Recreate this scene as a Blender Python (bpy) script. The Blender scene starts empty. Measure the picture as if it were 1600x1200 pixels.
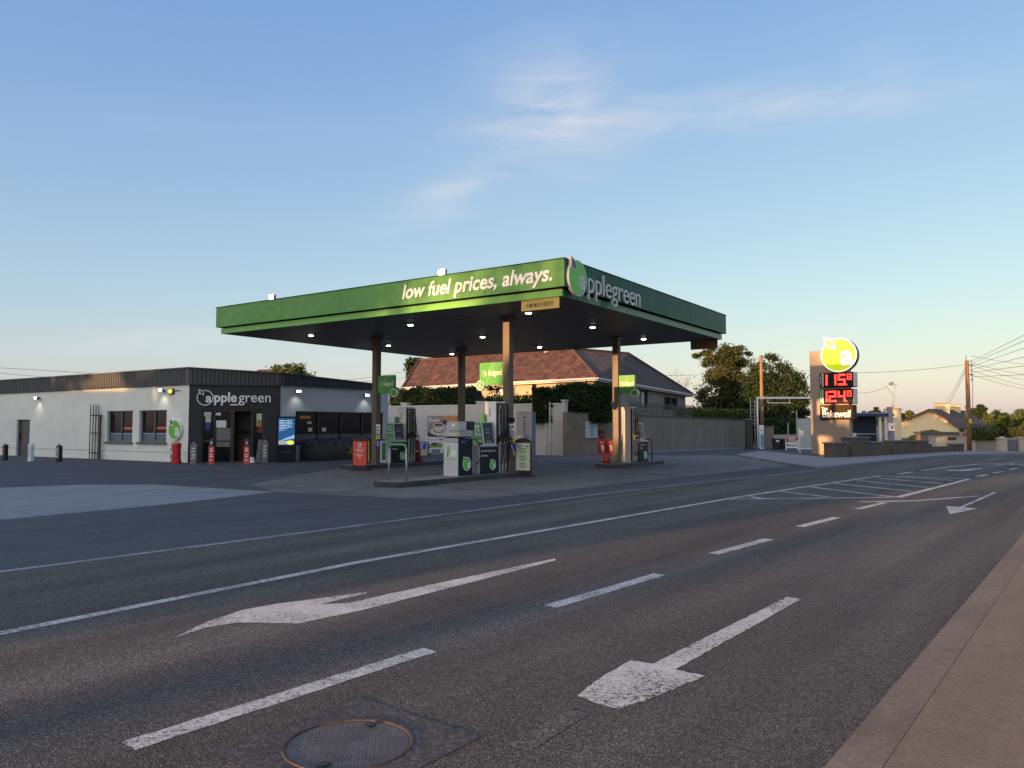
import bpy, math, random
from mathutils import Vector, Matrix, noise
R = math.radians
scene = bpy.context.scene
C = scene.collection
rnd = random.Random(7)

# ---------------------------------------------------------------- camera
F, EYE = 1204.0, 1.65
PITCH = math.atan(67/1204)
cd = bpy.data.cameras.new('camera'); cam = bpy.data.objects.new('camera', cd); C.objects.link(cam)
cam.location = (0, 0, EYE); cam.rotation_euler = (R(90)+PITCH, 0, 0)
cd.sensor_width = 36; cd.lens = 36*F/1600; cd.clip_end = 4000; cd.clip_start = 0.05
scene.camera = cam
# ---------------------------------------------------------------- world, sun, exposure
SKY_FILL = 2.6
SUN_EL, SUN_AZ = 4.2, 225.0          # azimuth measured clockwise from +Y
scene.view_settings.view_transform = 'Standard'; scene.view_settings.look = 'None'
scene.view_settings.exposure = 1.05; scene.view_settings.gamma = 1
w = bpy.data.worlds.new('World'); scene.world = w; w.use_nodes = True
nt = w.node_tree; nt.nodes.clear()
def N(t, typ, **k):
    n = t.nodes.new(typ)
    for a, b in k.items(): setattr(n, a, b)
    return n
out = N(nt, 'ShaderNodeOutputWorld'); bg = N(nt, 'ShaderNodeBackground')
sky = N(nt, 'ShaderNodeTexSky', sky_type='NISHITA', sun_disc=False)
sky.sun_elevation = R(SUN_EL); sky.sun_rotation = R(SUN_AZ); sky.altitude = 50
sky.air_density = 1.0; sky.dust_density = 1.0; sky.ozone_density = 1.5
bg.inputs['Strength'].default_value = 0.15
nt.links.new(bg.outputs[0], out.inputs[0])
tc = N(nt, 'ShaderNodeTexCoord')
def wm(op, a, b=None, c=None, t=None):
    t = t or nt
    n = N(t, 'ShaderNodeMath', operation=op)
    for i, x in enumerate((a, b, c)):
        if x is None: continue
        if isinstance(x, (int, float)): n.inputs[i].default_value = x
        else: t.links.new(x, n.inputs[i])
    return n.outputs[0]
def wdot(v):
    n = N(nt, 'ShaderNodeVectorMath', operation='DOT_PRODUCT'); nt.links.new(tc.outputs['Generated'], n.inputs[0]); n.inputs[1].default_value = v
    return n.outputs['Value']
def raydir(u, v):
    cx = (u-800)/F; cy = (600-v)/F
    return Vector((cx, math.cos(PITCH)-cy*math.sin(PITCH), math.sin(PITCH)+cy*math.cos(PITCH)))
mp = N(nt, 'ShaderNodeMapping'); mp.inputs['Scale'].default_value = (3.0, 3.0, 13); mp.inputs['Rotation'].default_value = (0.0, .12, 0)
nt.links.new(tc.outputs['Generated'], mp.inputs[0])
nz = N(nt, 'ShaderNodeTexNoise'); nz.inputs['Scale'].default_value = 2.0; nz.inputs['Detail'].default_value = 7; nz.inputs['Roughness'].default_value = .62
nz.inputs['Distortion'].default_value = .6
nt.links.new(mp.outputs[0], nz.inputs['Vector'])
acc = None
# thin clouds seen to the right of the zenith and low over the roofs: direction, half widths, strength, tilt
for (u, v, wu, wv, s, tilt) in ((1120, 172, 260, 30, .62, -.02), (860, 165, 120, 85, .46, .5), (880, 230, 120, 60, .22, .3), (690, 308, 80, 22, .48, .35), (650, 345, 70, 14, .3, .2), (250, 530, 140, 18, .45, .12), (330, 190, 160, 22, .10, .1),
                             (1260, 515, 100, 12, .35, .12), (1390, 95, 30, 50, .18, 1.2), (520, 560, 260, 20, .2, 0)):
    d0 = raydir(u, v).normalized(); rt = d0.cross(Vector((0, 0, 1))).normalized(); up = rt.cross(d0)
    ax = rt*math.cos(tilt)+up*math.sin(tilt); ay = -rt*math.sin(tilt)+up*math.cos(tilt)
    a = wm('DIVIDE', wdot(ax), wu/F); b = wm('DIVIDE', wdot(ay), wv/F)
    r2 = wm('ADD', wm('MULTIPLY', a, a), wm('MULTIPLY', b, b))
    e = wm('MULTIPLY', wm('POWER', 2.718, wm('MULTIPLY', r2, -1.0)), wm('GREATER_THAN', wdot(d0), 0.0))
    e = wm('MULTIPLY', e, s)
    acc = e if acc is None else wm('ADD', acc, e)
nr = N(nt, 'ShaderNodeMapRange'); nr.inputs['From Min'].default_value = .30; nr.inputs['From Max'].default_value = .72
nt.links.new(nz.outputs['Fac'], nr.inputs['Value'])
cf = wm('MULTIPLY', acc, nr.outputs[0])
tint = N(nt, 'ShaderNodeVectorMath', operation='MULTIPLY_ADD'); tint.inputs[1].default_value = (.72, .62, .36); tint.inputs[2].default_value = (.24, .60, 1.84)
nt.links.new(sky.outputs[0], tint.inputs[0])
szn = N(nt, 'ShaderNodeSeparateXYZ'); nt.links.new(tc.outputs['Generated'], szn.inputs[0])
hz_ = wm('MAXIMUM', wm('SUBTRACT', 1.0, wm('MULTIPLY', wm('ABSOLUTE', szn.outputs[2]), 6.5)), 0.0)
addc = N(nt, 'ShaderNodeMixRGB'); nt.links.new(hz_, addc.inputs[0]); addc.inputs[1].default_value = (.27, .64, 1.78, 1); addc.inputs[2].default_value = (.22, .46, 1.52, 1)
rmp = wm('MULTIPLY', wm('MAXIMUM', wm('SUBTRACT', 1.0, wm('MULTIPLY', wm('ABSOLUTE', szn.outputs[2]), 2.0)), 0.0), .5)
hv = N(nt, 'ShaderNodeVectorMath', operation='SCALE'); hv.inputs[0].default_value = (1.0, .95, .12); nt.links.new(rmp, hv.inputs['Scale'])
had = N(nt, 'ShaderNodeVectorMath', operation='ADD'); nt.links.new(addc.outputs[0], had.inputs[0]); nt.links.new(hv.outputs[0], had.inputs[1])
nt.links.new(had.outputs[0], tint.inputs[2])
cm = N(nt, 'ShaderNodeMixRGB'); nt.links.new(cf, cm.inputs[0]); nt.links.new(tint.outputs[0], cm.inputs[1])
cm.inputs[2].default_value = (2.7, 2.62, 2.65, 1)
# fill light added to the sky behind and above the viewer, out of view
g3 = Vector((math.sin(R(SUN_AZ))*.72, math.cos(R(SUN_AZ))*.72, .70)).normalized()
gl_ = wm('POWER', wm('MAXIMUM', wm('DIVIDE', wm('SUBTRACT', wdot(g3), .32), .68), 0.0), 1.2)
gm = N(nt, 'ShaderNodeVectorMath', operation='SCALE'); gm.inputs[0].default_value = (1.0, .86, .66); nt.links.new(wm('MULTIPLY', gl_, SKY_FILL), gm.inputs['Scale'])
ga = N(nt, 'ShaderNodeVectorMath', operation='ADD'); nt.links.new(cm.outputs[0], ga.inputs[0]); nt.links.new(gm.outputs[0], ga.inputs[1])
nt.links.new(ga.outputs[0], bg.inputs['Color'])
sl = bpy.data.lights.new('sun', 'SUN'); sl.energy = 5.0; sl.angle = R(0.6); sl.color = (1.0, .54, .23)
so = bpy.data.objects.new('sun', sl); C.objects.link(so)
sdir = Vector((math.sin(R(SUN_AZ))*math.cos(R(SUN_EL)), math.cos(R(SUN_AZ))*math.cos(R(SUN_EL)), math.sin(R(SUN_EL))))
so.rotation_euler = sdir.to_track_quat('Z', 'Y').to_euler()

# ---------------------------------------------------------------- geometry helpers
def G(u, v, z=0.0):
    d = raydir(u, v); t = (z-EYE)/d.z
    return Vector((d.x*t, d.y*t, z))
def AT(u, v, Y):
    d = raydir(u, v); t = Y/d.y
    return Vector((d.x*t, Y, EYE+d.z*t))
class Fr:
    """vertical facade frame: x runs along the wall, -y faces the viewer, z up"""
    def __init__(s, ox, oy, yaw):
        s.o = Vector((ox, oy, 0)); s.a = R(yaw); s.yaw = yaw
        s.x = Vector((math.cos(s.a), math.sin(s.a), 0)); s.y = Vector((-math.sin(s.a), math.cos(s.a), 0))
    def loc(s, P):
        d = P-s.o; return Vector((d.dot(s.x), d.dot(s.y), P.z))
    def W(s, x, y, z=0.0): return s.o+s.x*x+s.y*y+Vector((0, 0, z))
    def hit(s, u, v, y=0.0):
        d = raydir(u, v); t = (s.o.dot(s.y)+y)/d.dot(s.y)
        P = d*t+Vector((0, 0, EYE)); l = s.loc(P); return l.x, l.z
    def rect(s, u0, v0, u1, v1, y=0.0):
        um, vm = (u0+u1)/2, (v0+v1)/2
        x0 = s.hit(u0, vm, y)[0]; x1 = s.hit(u1, vm, y)[0]; z1 = s.hit(um, v0, y)[1]; z0 = s.hit(um, v1, y)[1]
        return x0, x1, z0, z1
class MB:
    def __init__(s): s.v = []; s.f = []; s.m = []
    def add(s, vs, fs, m=0):
        b = len(s.v); s.v += [tuple(v) for v in vs]
        for f in fs: s.f.append([b+i for i in f]); s.m.append(m)
        return s
    def box(s, x0, x1, y0, y1, z0, z1, m=0):
        return s.add([(x0,y0,z0),(x1,y0,z0),(x1,y1,z0),(x0,y1,z0),(x0,y0,z1),(x1,y0,z1),(x1,y1,z1),(x0,y1,z1)],
                     [(0,3,2,1),(4,5,6,7),(0,1,5,4),(1,2,6,5),(2,3,7,6),(3,0,4,7)], m)
    def hexa(s, lo, hi, m=0):
        return s.add(list(lo)+list(hi), [(0,3,2,1),(4,5,6,7),(0,1,5,4),(1,2,6,5),(2,3,7,6),(3,0,4,7)], m)
    def prism(s, pts, vec, m=0, mside=None):
        n = len(pts); vec = Vector(vec); p = [Vector(q) for q in pts]
        nrm = Vector((0,0,0))
        for i in range(n): nrm += p[i].cross(p[(i+1) % n])
        if nrm.dot(vec) > 0: p.reverse()
        b = len(s.v); s.v += [tuple(q) for q in p]+[tuple(q+vec) for q in p]
        s.f.append([b+i for i in range(n)]); s.m.append(m)
        s.f.append([b+n+i for i in reversed(range(n))]); s.m.append(m)
        ms = m if mside is None else mside
        for i in range(n):
            j = (i+1) % n; s.f.append([b+j, b+i, b+n+i, b+n+j]); s.m.append(ms)
        return s
    def poly(s, pts, m=0): return s.add(pts, [list(range(len(pts)))], m)
    def cyl(s, p, q, r, r2=None, n=12, m=0, cap=True):
        p = Vector(p); q = Vector(q); r2 = r if r2 is None else r2
        d = (q-p).normalized(); a = d.orthogonal().normalized(); c = d.cross(a)
        vs = []
        for P, rr in ((p, r), (q, r2)):
            for i in range(n):
                t = 2*math.pi*i/n; vs.append(P+a*math.cos(t)*rr+c*math.sin(t)*rr)
        fs = [(i, (i+1) % n, n+(i+1) % n, n+i) for i in range(n)]
        if cap: fs += [list(reversed(range(n))), list(range(n, 2*n))]
        return s.add(vs, fs, m)
    def tube(s, pts, r, n=6, m=0, r2=None):
        pts = [Vector(p) for p in pts]; k = len(pts); vs = []; a = None
        for i, P in enumerate(pts):
            d = (pts[min(i+1, k-1)]-pts[max(i-1, 0)]).normalized()
            a = d.orthogonal().normalized() if a is None else (a-d*a.dot(d)).normalized()
            c = d.cross(a); rr = r if r2 is None else r+(r2-r)*i/(k-1)
            for j in range(n):
                t = 2*math.pi*j/n; vs.append(P+a*math.cos(t)*rr+c*math.sin(t)*rr)
        fs = []
        for i in range(k-1):
            for j in range(n): fs.append((i*n+j, i*n+(j+1) % n, (i+1)*n+(j+1) % n, (i+1)*n+j))
        fs += [list(reversed(range(n))), list(range((k-1)*n, k*n))]
        return s.add(vs, fs, m)
    def ell(s, c, r, nu=12, nv=8, m=0, z0=-1.0):
        vs = []; fs = []
        for j in range(nv+1):
            ph = math.pi*j/nv
            for i in range(nu):
                t = 2*math.pi*i/nu
                vs.append((c[0]+r[0]*math.sin(ph)*math.cos(t), c[1]+r[1]*math.sin(ph)*math.sin(t), c[2]+r[2]*max(z0, math.cos(ph))))
        for j in range(nv):
            for i in range(nu):
                k = (i+1) % nu; fs.append((j*nu+i, (j+1)*nu+i, (j+1)*nu+k, j*nu+k))
        return s.add(vs, fs, m)
    def text(s, body, x, z, h, w=None, y=0.0, depth=.004, shear=0.0, bold=0.0, m=0, align='L', res=3, rot=0.0):
        """text standing up in the local xz plane and reading along +x, seen from -y; h is the height of the whole text's box"""
        cu = bpy.data.curves.new('t', 'FONT'); cu.body = body; cu.size = 1; cu.shear = shear; cu.offset = bold
        cu.extrude = .5; cu.resolution_u = res
        ob = bpy.data.objects.new('t', cu); C.objects.link(ob)
        dg = bpy.context.evaluated_depsgraph_get(); me = bpy.data.meshes.new_from_object(ob.evaluated_get(dg))
        vs = [v.co.copy() for v in me.vertices]; fs = [list(p.vertices) for p in me.polygons]
        bpy.data.objects.remove(ob); bpy.data.curves.remove(cu); bpy.data.meshes.remove(me)
        if not vs: return s
        x0 = min(v.x for v in vs); x1 = max(v.x for v in vs); y0 = min(v.y for v in vs); y1 = max(v.y for v in vs)
        sy = h/(y1-y0); sx = sy if w is None else w/(x1-x0)
        W_ = (x1-x0)*sx; ox = {'L': 0, 'C': -W_/2, 'R': -W_}[align]
        cr, sr = math.cos(rot), math.sin(rot); o = []
        for v in vs:
            X = (v.x-x0)*sx+ox; Z = (v.y-y0)*sy
            o.append((x+X*cr-Z*sr, y-(v.z+.5)*depth, z+X*sr+Z*cr))
        return s.add(o, fs, m)
    def words(s, x, z, h, w, y=0.0, m=0, n=3):
        """a line of print too small to read: a few blocks with letter-sized notches, centred on x"""
        rr = random.Random(int(abs(z*1000+w*777))); cuts = sorted([0]+[rr.uniform(.2, .8) for _ in range(n-1)]+[1]); X = x-w/2
        for a, b in zip(cuts, cuts[1:]):
            k = max(1, int((b-a)*w/(h*.7)))
            for i in range(k):
                u0 = a+(b-a)*i/k*.92; u1 = a+(b-a)*(i+.72)/k*.92; s.box(X+u0*w, X+u1*w, y-.0025, y, z, z+h*rr.choice((.7, .7, 1)), m)
        return s
    def build(s, name, mats, parent=None, smooth=False, bevel=0.0, seg=2):
        me = bpy.data.meshes.new(name); me.from_pydata(s.v, [], s.f)
        for mt in (mats if isinstance(mats, (list, tuple)) else [mats]): me.materials.append(mt)
        me.polygons.foreach_set('material_index', s.m)
        if smooth: me.polygons.foreach_set('use_smooth', [True]*len(s.f))
        me.update(); o = bpy.data.objects.new(name, me); C.objects.link(o)
        if parent: o.parent = parent
        if bevel:
            b = o.modifiers.new('bevel', 'BEVEL'); b.width = bevel; b.segments = seg; b.limit_method = 'ANGLE'; b.angle_limit = R(40)
        return o
def tag(o, label=None, cat=None, group=None, kind=None):
    if label: o['label'] = label
    if cat: o['category'] = cat
    if group: o['group'] = group
    if kind: o['kind'] = kind
    return o
def thing(name, label, cat, loc=(0, 0, 0), yaw=0.0, group=None):
    o = bpy.data.objects.new(name, None); C.objects.link(o); o.empty_display_size = .2
    o.location = loc; o.rotation_euler = (0, 0, R(yaw)); return tag(o, label, cat, group)
def place(o, loc, yaw=0.0):
    o.location = loc; o.rotation_euler = (0, 0, R(yaw)); return o
def dup(root, loc, yaw, label):
    r = root.copy(); C.objects.link(r); r.location = loc; r.rotation_euler = (0, 0, R(yaw)); r['label'] = label
    for ch in list(root.children):
        c = ch.copy(); C.objects.link(c); c.parent = r
        for g in list(ch.children):
            d = g.copy(); C.objects.link(d); d.parent = c
    return r

# ---------------------------------------------------------------- materials
MATS = {}
def mat(name, col, rough=.7, metal=0.0, var=.0, vscale=4.0, bump=0.0, bscale=60.0, emit=None, es=0.0, spec=.5, coat=0.0, sx=(1,1,1), var2=0.0, v2s=30.0):
    m = bpy.data.materials.new(name); m.use_nodes = True; t = m.node_tree; b = t.nodes['Principled BSDF']
    b.inputs['Base Color'].default_value = (*col, 1); b.inputs['Roughness'].default_value = rough; b.inputs['Metallic'].default_value = metal
    b.inputs['Specular IOR Level'].default_value = spec
    if coat: b.inputs['Coat Weight'].default_value = coat
    t_ = N(t, 'ShaderNodeTexCoord')
    mpn = N(t, 'ShaderNodeMapping'); mpn.inputs['Scale'].default_value = sx; t.links.new(t_.outputs['Object'], mpn.inputs[0])
    cur = None
    for (vv, vs) in ((var, vscale), (var2, v2s)):
        if not vv: continue
        n = N(t, 'ShaderNodeTexNoise'); n.inputs['Scale'].default_value = vs; n.inputs['Detail'].default_value = 5; n.inputs['Roughness'].default_value = .6
        t.links.new(mpn.outputs[0], n.inputs['Vector'])
        r = N(t, 'ShaderNodeMapRange'); r.inputs['From Min'].default_value = .3; r.inputs['From Max'].default_value = .7
        r.inputs['To Min'].default_value = 1-vv; r.inputs['To Max'].default_value = 1+vv
        t.links.new(n.outputs['Fac'], r.inputs['Value'])
        cur = r.outputs[0] if cur is None else wm('MULTIPLY', cur, r.outputs[0], t=t)
    if cur is not None:
        x = N(t, 'ShaderNodeVectorMath', operation='SCALE'); x.inputs[0].default_value = col; t.links.new(cur, x.inputs['Scale'])
        t.links.new(x.outputs[0], b.inputs['Base Color'])
    if bump:
        n = N(t, 'ShaderNodeTexNoise'); n.inputs['Scale'].default_value = bscale; n.inputs['Detail'].default_value = 4
        t.links.new(mpn.outputs[0], n.inputs['Vector'])
        bp = N(t, 'ShaderNodeBump'); bp.inputs['Strength'].default_value = bump; bp.inputs['Distance'].default_value = .01
        t.links.new(n.outputs['Fac'], bp.inputs['Height']); t.links.new(bp.outputs[0], b.inputs['Normal'])
    if emit: b.inputs['Emission Color'].default_value = (*emit, 1); b.inputs['Emission Strength'].default_value = es
    MATS[name] = m; return m
def ground_mat(name, c0, c1, patch=.25, grain=110.0, rot=52.0, stretch=(.12, 1.4, 1), bump=.6, rough=.85, cracks=0.0, joints=None, paint=None, wear=.5, stains=0.0, tracks=0.0):
    """aggregate surface: small stones between c0 and c1, long worn tracks along the road; paint adds a worn coat"""
    m = bpy.data.materials.new(name); m.use_nodes = True; t = m.node_tree; b = t.nodes['Principled BSDF']
    b.inputs['Roughness'].default_value = rough; b.inputs['Specular IOR Level'].default_value = .35
    tcn = N(t, 'ShaderNodeTexCoord')
    vor = N(t, 'ShaderNodeTexVoronoi'); vor.inputs['Scale'].default_value = grain; t.links.new(tcn.outputs['Object'], vor.inputs['Vector'])
    sep = N(t, 'ShaderNodeSeparateColor'); t.links.new(vor.outputs['Color'], sep.inputs[0])
    pw = wm('POWER', sep.outputs[0], 2.6, t=t)
    mix = N(t, 'ShaderNodeMixRGB'); mix.inputs[1].default_value = (*c0, 1); mix.inputs[2].default_value = (*c1, 1); t.links.new(pw, mix.inputs[0])
    mpn = N(t, 'ShaderNodeMapping'); mpn.inputs['Rotation'].default_value = (0, 0, R(-rot)); mpn.vector_type = 'POINT'
    t.links.new(tcn.outputs['Object'], mpn.inputs[0])
    mp2 = N(t, 'ShaderNodeMapping'); mp2.inputs['Scale'].default_value = stretch; t.links.new(mpn.outputs[0], mp2.inputs[0])
    n1 = N(t, 'ShaderNodeTexNoise'); n1.inputs['Scale'].default_value = 1.0; n1.inputs['Detail'].default_value = 4; t.links.new(mp2.outputs[0], n1.inputs['Vector'])
    n2 = N(t, 'ShaderNodeTexNoise'); n2.inputs['Scale'].default_value = 9.0; n2.inputs['Detail'].default_value = 8; n2.inputs['Roughness'].default_value = .7; t.links.new(tcn.outputs['Object'], n2.inputs['Vector'])
    def mr(sck, a, b_, lo, hi):
        r = N(t, 'ShaderNodeMapRange'); r.inputs['From Min'].default_value = a; r.inputs['From Max'].default_value = b_
        r.inputs['To Min'].default_value = lo; r.inputs['To Max'].default_value = hi; t.links.new(sck, r.inputs['Value']); return r.outputs[0]
    f = wm('MULTIPLY', mr(n1.outputs['Fac'], .3, .7, 1-patch, 1+patch), mr(n2.outputs['Fac'], .3, .7, .86, 1.14), t=t)
    if tracks:
        mp6 = N(t, 'ShaderNodeMapping'); mp6.inputs['Scale'].default_value = (.015, 1.15, 1); t.links.new(mpn.outputs[0], mp6.inputs[0])
        n6 = N(t, 'ShaderNodeTexNoise'); n6.inputs['Scale'].default_value = 1.0; n6.inputs['Detail'].default_value = 2; t.links.new(mp6.outputs[0], n6.inputs['Vector'])
        f = wm('MULTIPLY', f, mr(n6.outputs['Fac'], .35, .65, 1-tracks, 1+tracks), t=t)
    if joints:
        jn = N(t, 'ShaderNodeTexBrick'); jn.offset = 0; jn.inputs['Scale'].default_value = 1.0; jn.inputs['Mortar Size'].default_value = .018
        jn.inputs['Brick Width'].default_value = joints[0]; jn.inputs['Row Height'].default_value = joints[1]
        jn.inputs['Color1'].default_value = (1, 1, 1, 1); jn.inputs['Color2'].default_value = (.9, .9, .9, 1); jn.inputs['Mortar'].default_value = (.45, .45, .45, 1)
        jn.inputs['Mortar Smooth'].default_value = .3
        t.links.new(mpn.outputs[0], jn.inputs['Vector']); js = N(t, 'ShaderNodeSeparateColor'); t.links.new(jn.outputs['Color'], js.inputs[0])
        f = wm('MULTIPLY', f, js.outputs[0], t=t)
    if stains:
        n5 = N(t, 'ShaderNodeTexNoise'); n5.inputs['Scale'].default_value = .9; n5.inputs['Detail'].default_value = 7; n5.inputs['Roughness'].default_value = .6; t.links.new(tcn.outputs['Object'], n5.inputs['Vector'])
        f = wm('MULTIPLY', f, mr(n5.outputs['Fac'], .52, .68, 1, 1-stains), t=t)
    if cracks:
        vc = N(t, 'ShaderNodeTexVoronoi', feature='DISTANCE_TO_EDGE'); vc.inputs['Scale'].default_value = .35
        nn = N(t, 'ShaderNodeMixRGB'); nn.inputs[0].default_value = .25; t.links.new(tcn.outputs['Object'], nn.inputs[1]); t.links.new(n2.outputs['Color'], nn.inputs[2])
        t.links.new(nn.outputs[0], vc.inputs['Vector'])
        f = wm('MULTIPLY', f, mr(vc.outputs['Distance'], 0.0, .006, 1-cracks, 1), t=t)
    sc = N(t, 'ShaderNodeVectorMath', operation='SCALE'); t.links.new(mix.outputs[0], sc.inputs[0]); t.links.new(f, sc.inputs['Scale'])
    colr = sc.outputs[0]
    if paint:
        n3 = N(t, 'ShaderNodeTexNoise'); n3.inputs['Scale'].default_value = 26; n3.inputs['Detail'].default_value = 9; n3.inputs['Roughness'].default_value = .75; t.links.new(tcn.outputs['Object'], n3.inputs['Vector'])
        n4 = N(t, 'ShaderNodeTexNoise'); n4.inputs['Scale'].default_value = 1.6; n4.inputs['Detail'].default_value = 3; t.links.new(tcn.outputs['Object'], n4.inputs['Vector'])
        k = wm('ADD', wm('ADD', n3.outputs['Fac'], wm('MULTIPLY', n4.outputs['Fac'], .45, t=t), t=t), wm('MULTIPLY', sep.outputs[1], -.16, t=t), t=t)
        pf = mr(k, wear, wear+.16, 0, 1)
        pm = N(t, 'ShaderNodeMixRGB'); t.links.new(pf, pm.inputs[0]); t.links.new(colr, pm.inputs[1])
        ps = N(t, 'ShaderNodeVectorMath', operation='SCALE'); ps.inputs[0].default_value = paint; t.links.new(mr(n2.outputs['Fac'], .3, .7, .8, 1.1), ps.inputs['Scale'])
        t.links.new(ps.outputs[0], pm.inputs[2]); colr = pm.outputs[0]
    t.links.new(colr, b.inputs['Base Color'])
    bp = N(t, 'ShaderNodeBump'); bp.inputs['Strength'].default_value = bump; bp.inputs['Distance'].default_value = .006
    hh = wm('ADD', sep.outputs[0], wm('MULTIPLY', vor.outputs['Distance'], -1.2, t=t), t=t)
    t.links.new(hh, bp.inputs['Height']); t.links.new(bp.outputs[0], b.inputs['Normal'])
    return m
def tile_mat(name, c0, c1, tw=.3, th=.33):
    m = bpy.data.materials.new(name); m.use_nodes = True; t = m.node_tree; b = t.nodes['Principled BSDF']
    b.inputs['Roughness'].default_value = .8
    uv = N(t, 'ShaderNodeUVMap')
    br = N(t, 'ShaderNodeTexBrick'); br.offset = 0.0; br.inputs['Scale'].default_value = 1; br.inputs['Brick Width'].default_value = tw; br.inputs['Row Height'].default_value = th
    br.inputs['Mortar Size'].default_value = .016; br.inputs['Mortar Smooth'].default_value = .6; br.inputs['Bias'].default_value = -.1
    br.inputs['Color1'].default_value = (*c0, 1); br.inputs['Color2'].default_value = (*c1, 1); br.inputs['Mortar'].default_value = tuple(x*.25 for x in c0)+(1,)
    t.links.new(uv.outputs[0], br.inputs['Vector'])
    n = N(t, 'ShaderNodeTexNoise'); n.inputs['Scale'].default_value = .9; n.inputs['Detail'].default_value = 6; t.links.new(uv.outputs[0], n.inputs['Vector'])
    r = N(t, 'ShaderNodeMapRange'); r.inputs['From Min'].default_value = .3; r.inputs['From Max'].default_value = .7; r.inputs['To Min'].default_value = .65; r.inputs['To Max'].default_value = 1.25
    t.links.new(n.outputs['Fac'], r.inputs['Value'])
    sc = N(t, 'ShaderNodeVectorMath', operation='SCALE'); t.links.new(br.outputs['Color'], sc.inputs[0]); t.links.new(r.outputs[0], sc.inputs['Scale'])
    t.links.new(sc.outputs[0], b.inputs['Base Color'])
    # rolled profile: one wave per tile, a step per course
    sx = N(t, 'ShaderNodeSeparateXYZ'); t.links.new(uv.outputs[0], sx.inputs[0])
    wv = wm('SINE', wm('MULTIPLY', sx.outputs[0], 2*math.pi/tw, t=t), t=t)
    st = wm('FRACT', wm('DIVIDE', sx.outputs[1], th, t=t), t=t)
    hh = wm('ADD', wm('MULTIPLY', wv, .5, t=t), wm('MULTIPLY', st, -.8, t=t), t=t)
    bp = N(t, 'ShaderNodeBump'); bp.inputs['Strength'].default_value = 1; bp.inputs['Distance'].default_value = .05
    t.links.new(hh, bp.inputs['Height']); t.links.new(bp.outputs[0], b.inputs['Normal'])
    return m
def leaf_mat(name, c0, c1, trans=.25):
    m = bpy.data.materials.new(name); m.use_nodes = True; t = m.node_tree; b = t.nodes['Principled BSDF']
    b.inputs['Roughness'].default_value = .6; b.inputs['Specular IOR Level'].default_value = .3
    g = N(t, 'ShaderNodeNewGeometry'); tcn = N(t, 'ShaderNodeTexCoord')
    n = N(t, 'ShaderNodeTexNoise'); n.inputs['Scale'].default_value = .9; n.inputs['Detail'].default_value = 3; t.links.new(tcn.outputs['Object'], n.inputs['Vector'])
    k = wm('ADD', wm('MULTIPLY', g.outputs['Random Per Island'], .5, t=t), wm('MULTIPLY', wm('SUBTRACT', n.outputs['Fac'], .3, t=t), 1.3, t=t), t=t)
    mx = N(t, 'ShaderNodeMixRGB'); mx.inputs[1].default_value = (*c0, 1); mx.inputs[2].default_value = (*c1, 1); mx.use_clamp = True; t.links.new(k, mx.inputs[0])
    t.links.new(mx.outputs[0], b.inputs['Base Color'])
    tr = N(t, 'ShaderNodeBsdfTranslucent'); t.links.new(mx.outputs[0], tr.inputs[0])
    ms = N(t, 'ShaderNodeMixShader'); ms.inputs[0].default_value = trans
    t.links.new(b.outputs[0], ms.inputs[1]); t.links.new(tr.outputs[0], ms.inputs[2]); t.links.new(ms.outputs[0], t.nodes['Material Output'].inputs[0])
    return m
def stack_mat(name, cells, w_, h_, noise_s=0.0):
    pass

A_ROAD = ground_mat('asphalt_road', (.040, .036, .033), (.205, .185, .163), patch=.32, grain=120, bump=1.0, stains=.15, tracks=.20)
A_FORE = ground_mat('asphalt_forecourt', (.042, .046, .056), (.10, .105, .115), patch=.22, grain=90, stains=.22)
A_YARD = ground_mat('asphalt_yard', (.055, .055, .058), (.115, .115, .12), patch=.2, grain=80)
CONC_SLAB = ground_mat('concrete_slab', (.105, .10, .095), (.17, .165, .16), patch=.22, grain=60, rot=55.6, stretch=(.5, .5, 1), bump=.2, joints=(4.6, 4.0), stains=.38)
CONC_LIGHT = ground_mat('concrete_apron', (.17, .18, .195), (.23, .24, .25), patch=.12, grain=60, rot=52, stretch=(.5, .9, 1), bump=.2, joints=(6.0, 5.0), stains=.15)
PAVE = ground_mat('pavement_concrete', (.165, .118, .080), (.265, .19, .128), patch=.16, grain=150, bump=.35, stretch=(.3, 1.2, 1))
KERB = ground_mat('kerb_concrete', (.15, .11, .08), (.25, .18, .128), patch=.2, grain=120, bump=.35, stretch=(.6, 1.5, 1))
PAINT = ground_mat('road_paint', (.040, .036, .033), (.205, .185, .163), paint=(.58, .57, .55), wear=.50, bump=.9, patch=.32, grain=120, stains=.15, tracks=.20)
PAINT_OLD = ground_mat('road_paint_worn', (.040, .036, .033), (.205, .185, .163), paint=(.36, .36, .35), wear=.70, bump=.9, patch=.32, grain=120, stains=.15, tracks=.20)
PAINT_EDGE = ground_mat('edge_line_faded', (.045, .05, .06), (.1, .1, .11), paint=(.27, .28, .29), wear=.54, bump=.3)
PAINT_YEL = ground_mat('bay_line_faded', (.05, .05, .055), (.1, .1, .11), paint=(.33, .30, .2), wear=.68, bump=.3)
VERGE = mat('verge_soil', (.06, .065, .045), .95, var=.4, vscale=.5)
IRON = mat('cast_iron', (.085, .072, .068), .6, metal=.15, var=.35, vscale=5, bump=.15, bscale=90, var2=.2, v2s=60)
IRON_F = ground_mat('manhole_surround', (.050, .043, .040), (.10, .088, .082), patch=.2, grain=45, bump=.25, rough=.85)
RUST = mat('rust_edge', (.065, .042, .032), .8, var=.5, vscale=14)
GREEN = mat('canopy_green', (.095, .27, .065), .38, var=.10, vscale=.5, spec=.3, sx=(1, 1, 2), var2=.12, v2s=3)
GREEN_DK = mat('canopy_green_dark', (.012, .085, .048), .42, var=.14, vscale=.8, spec=.12, var2=.1, v2s=5)
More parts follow.
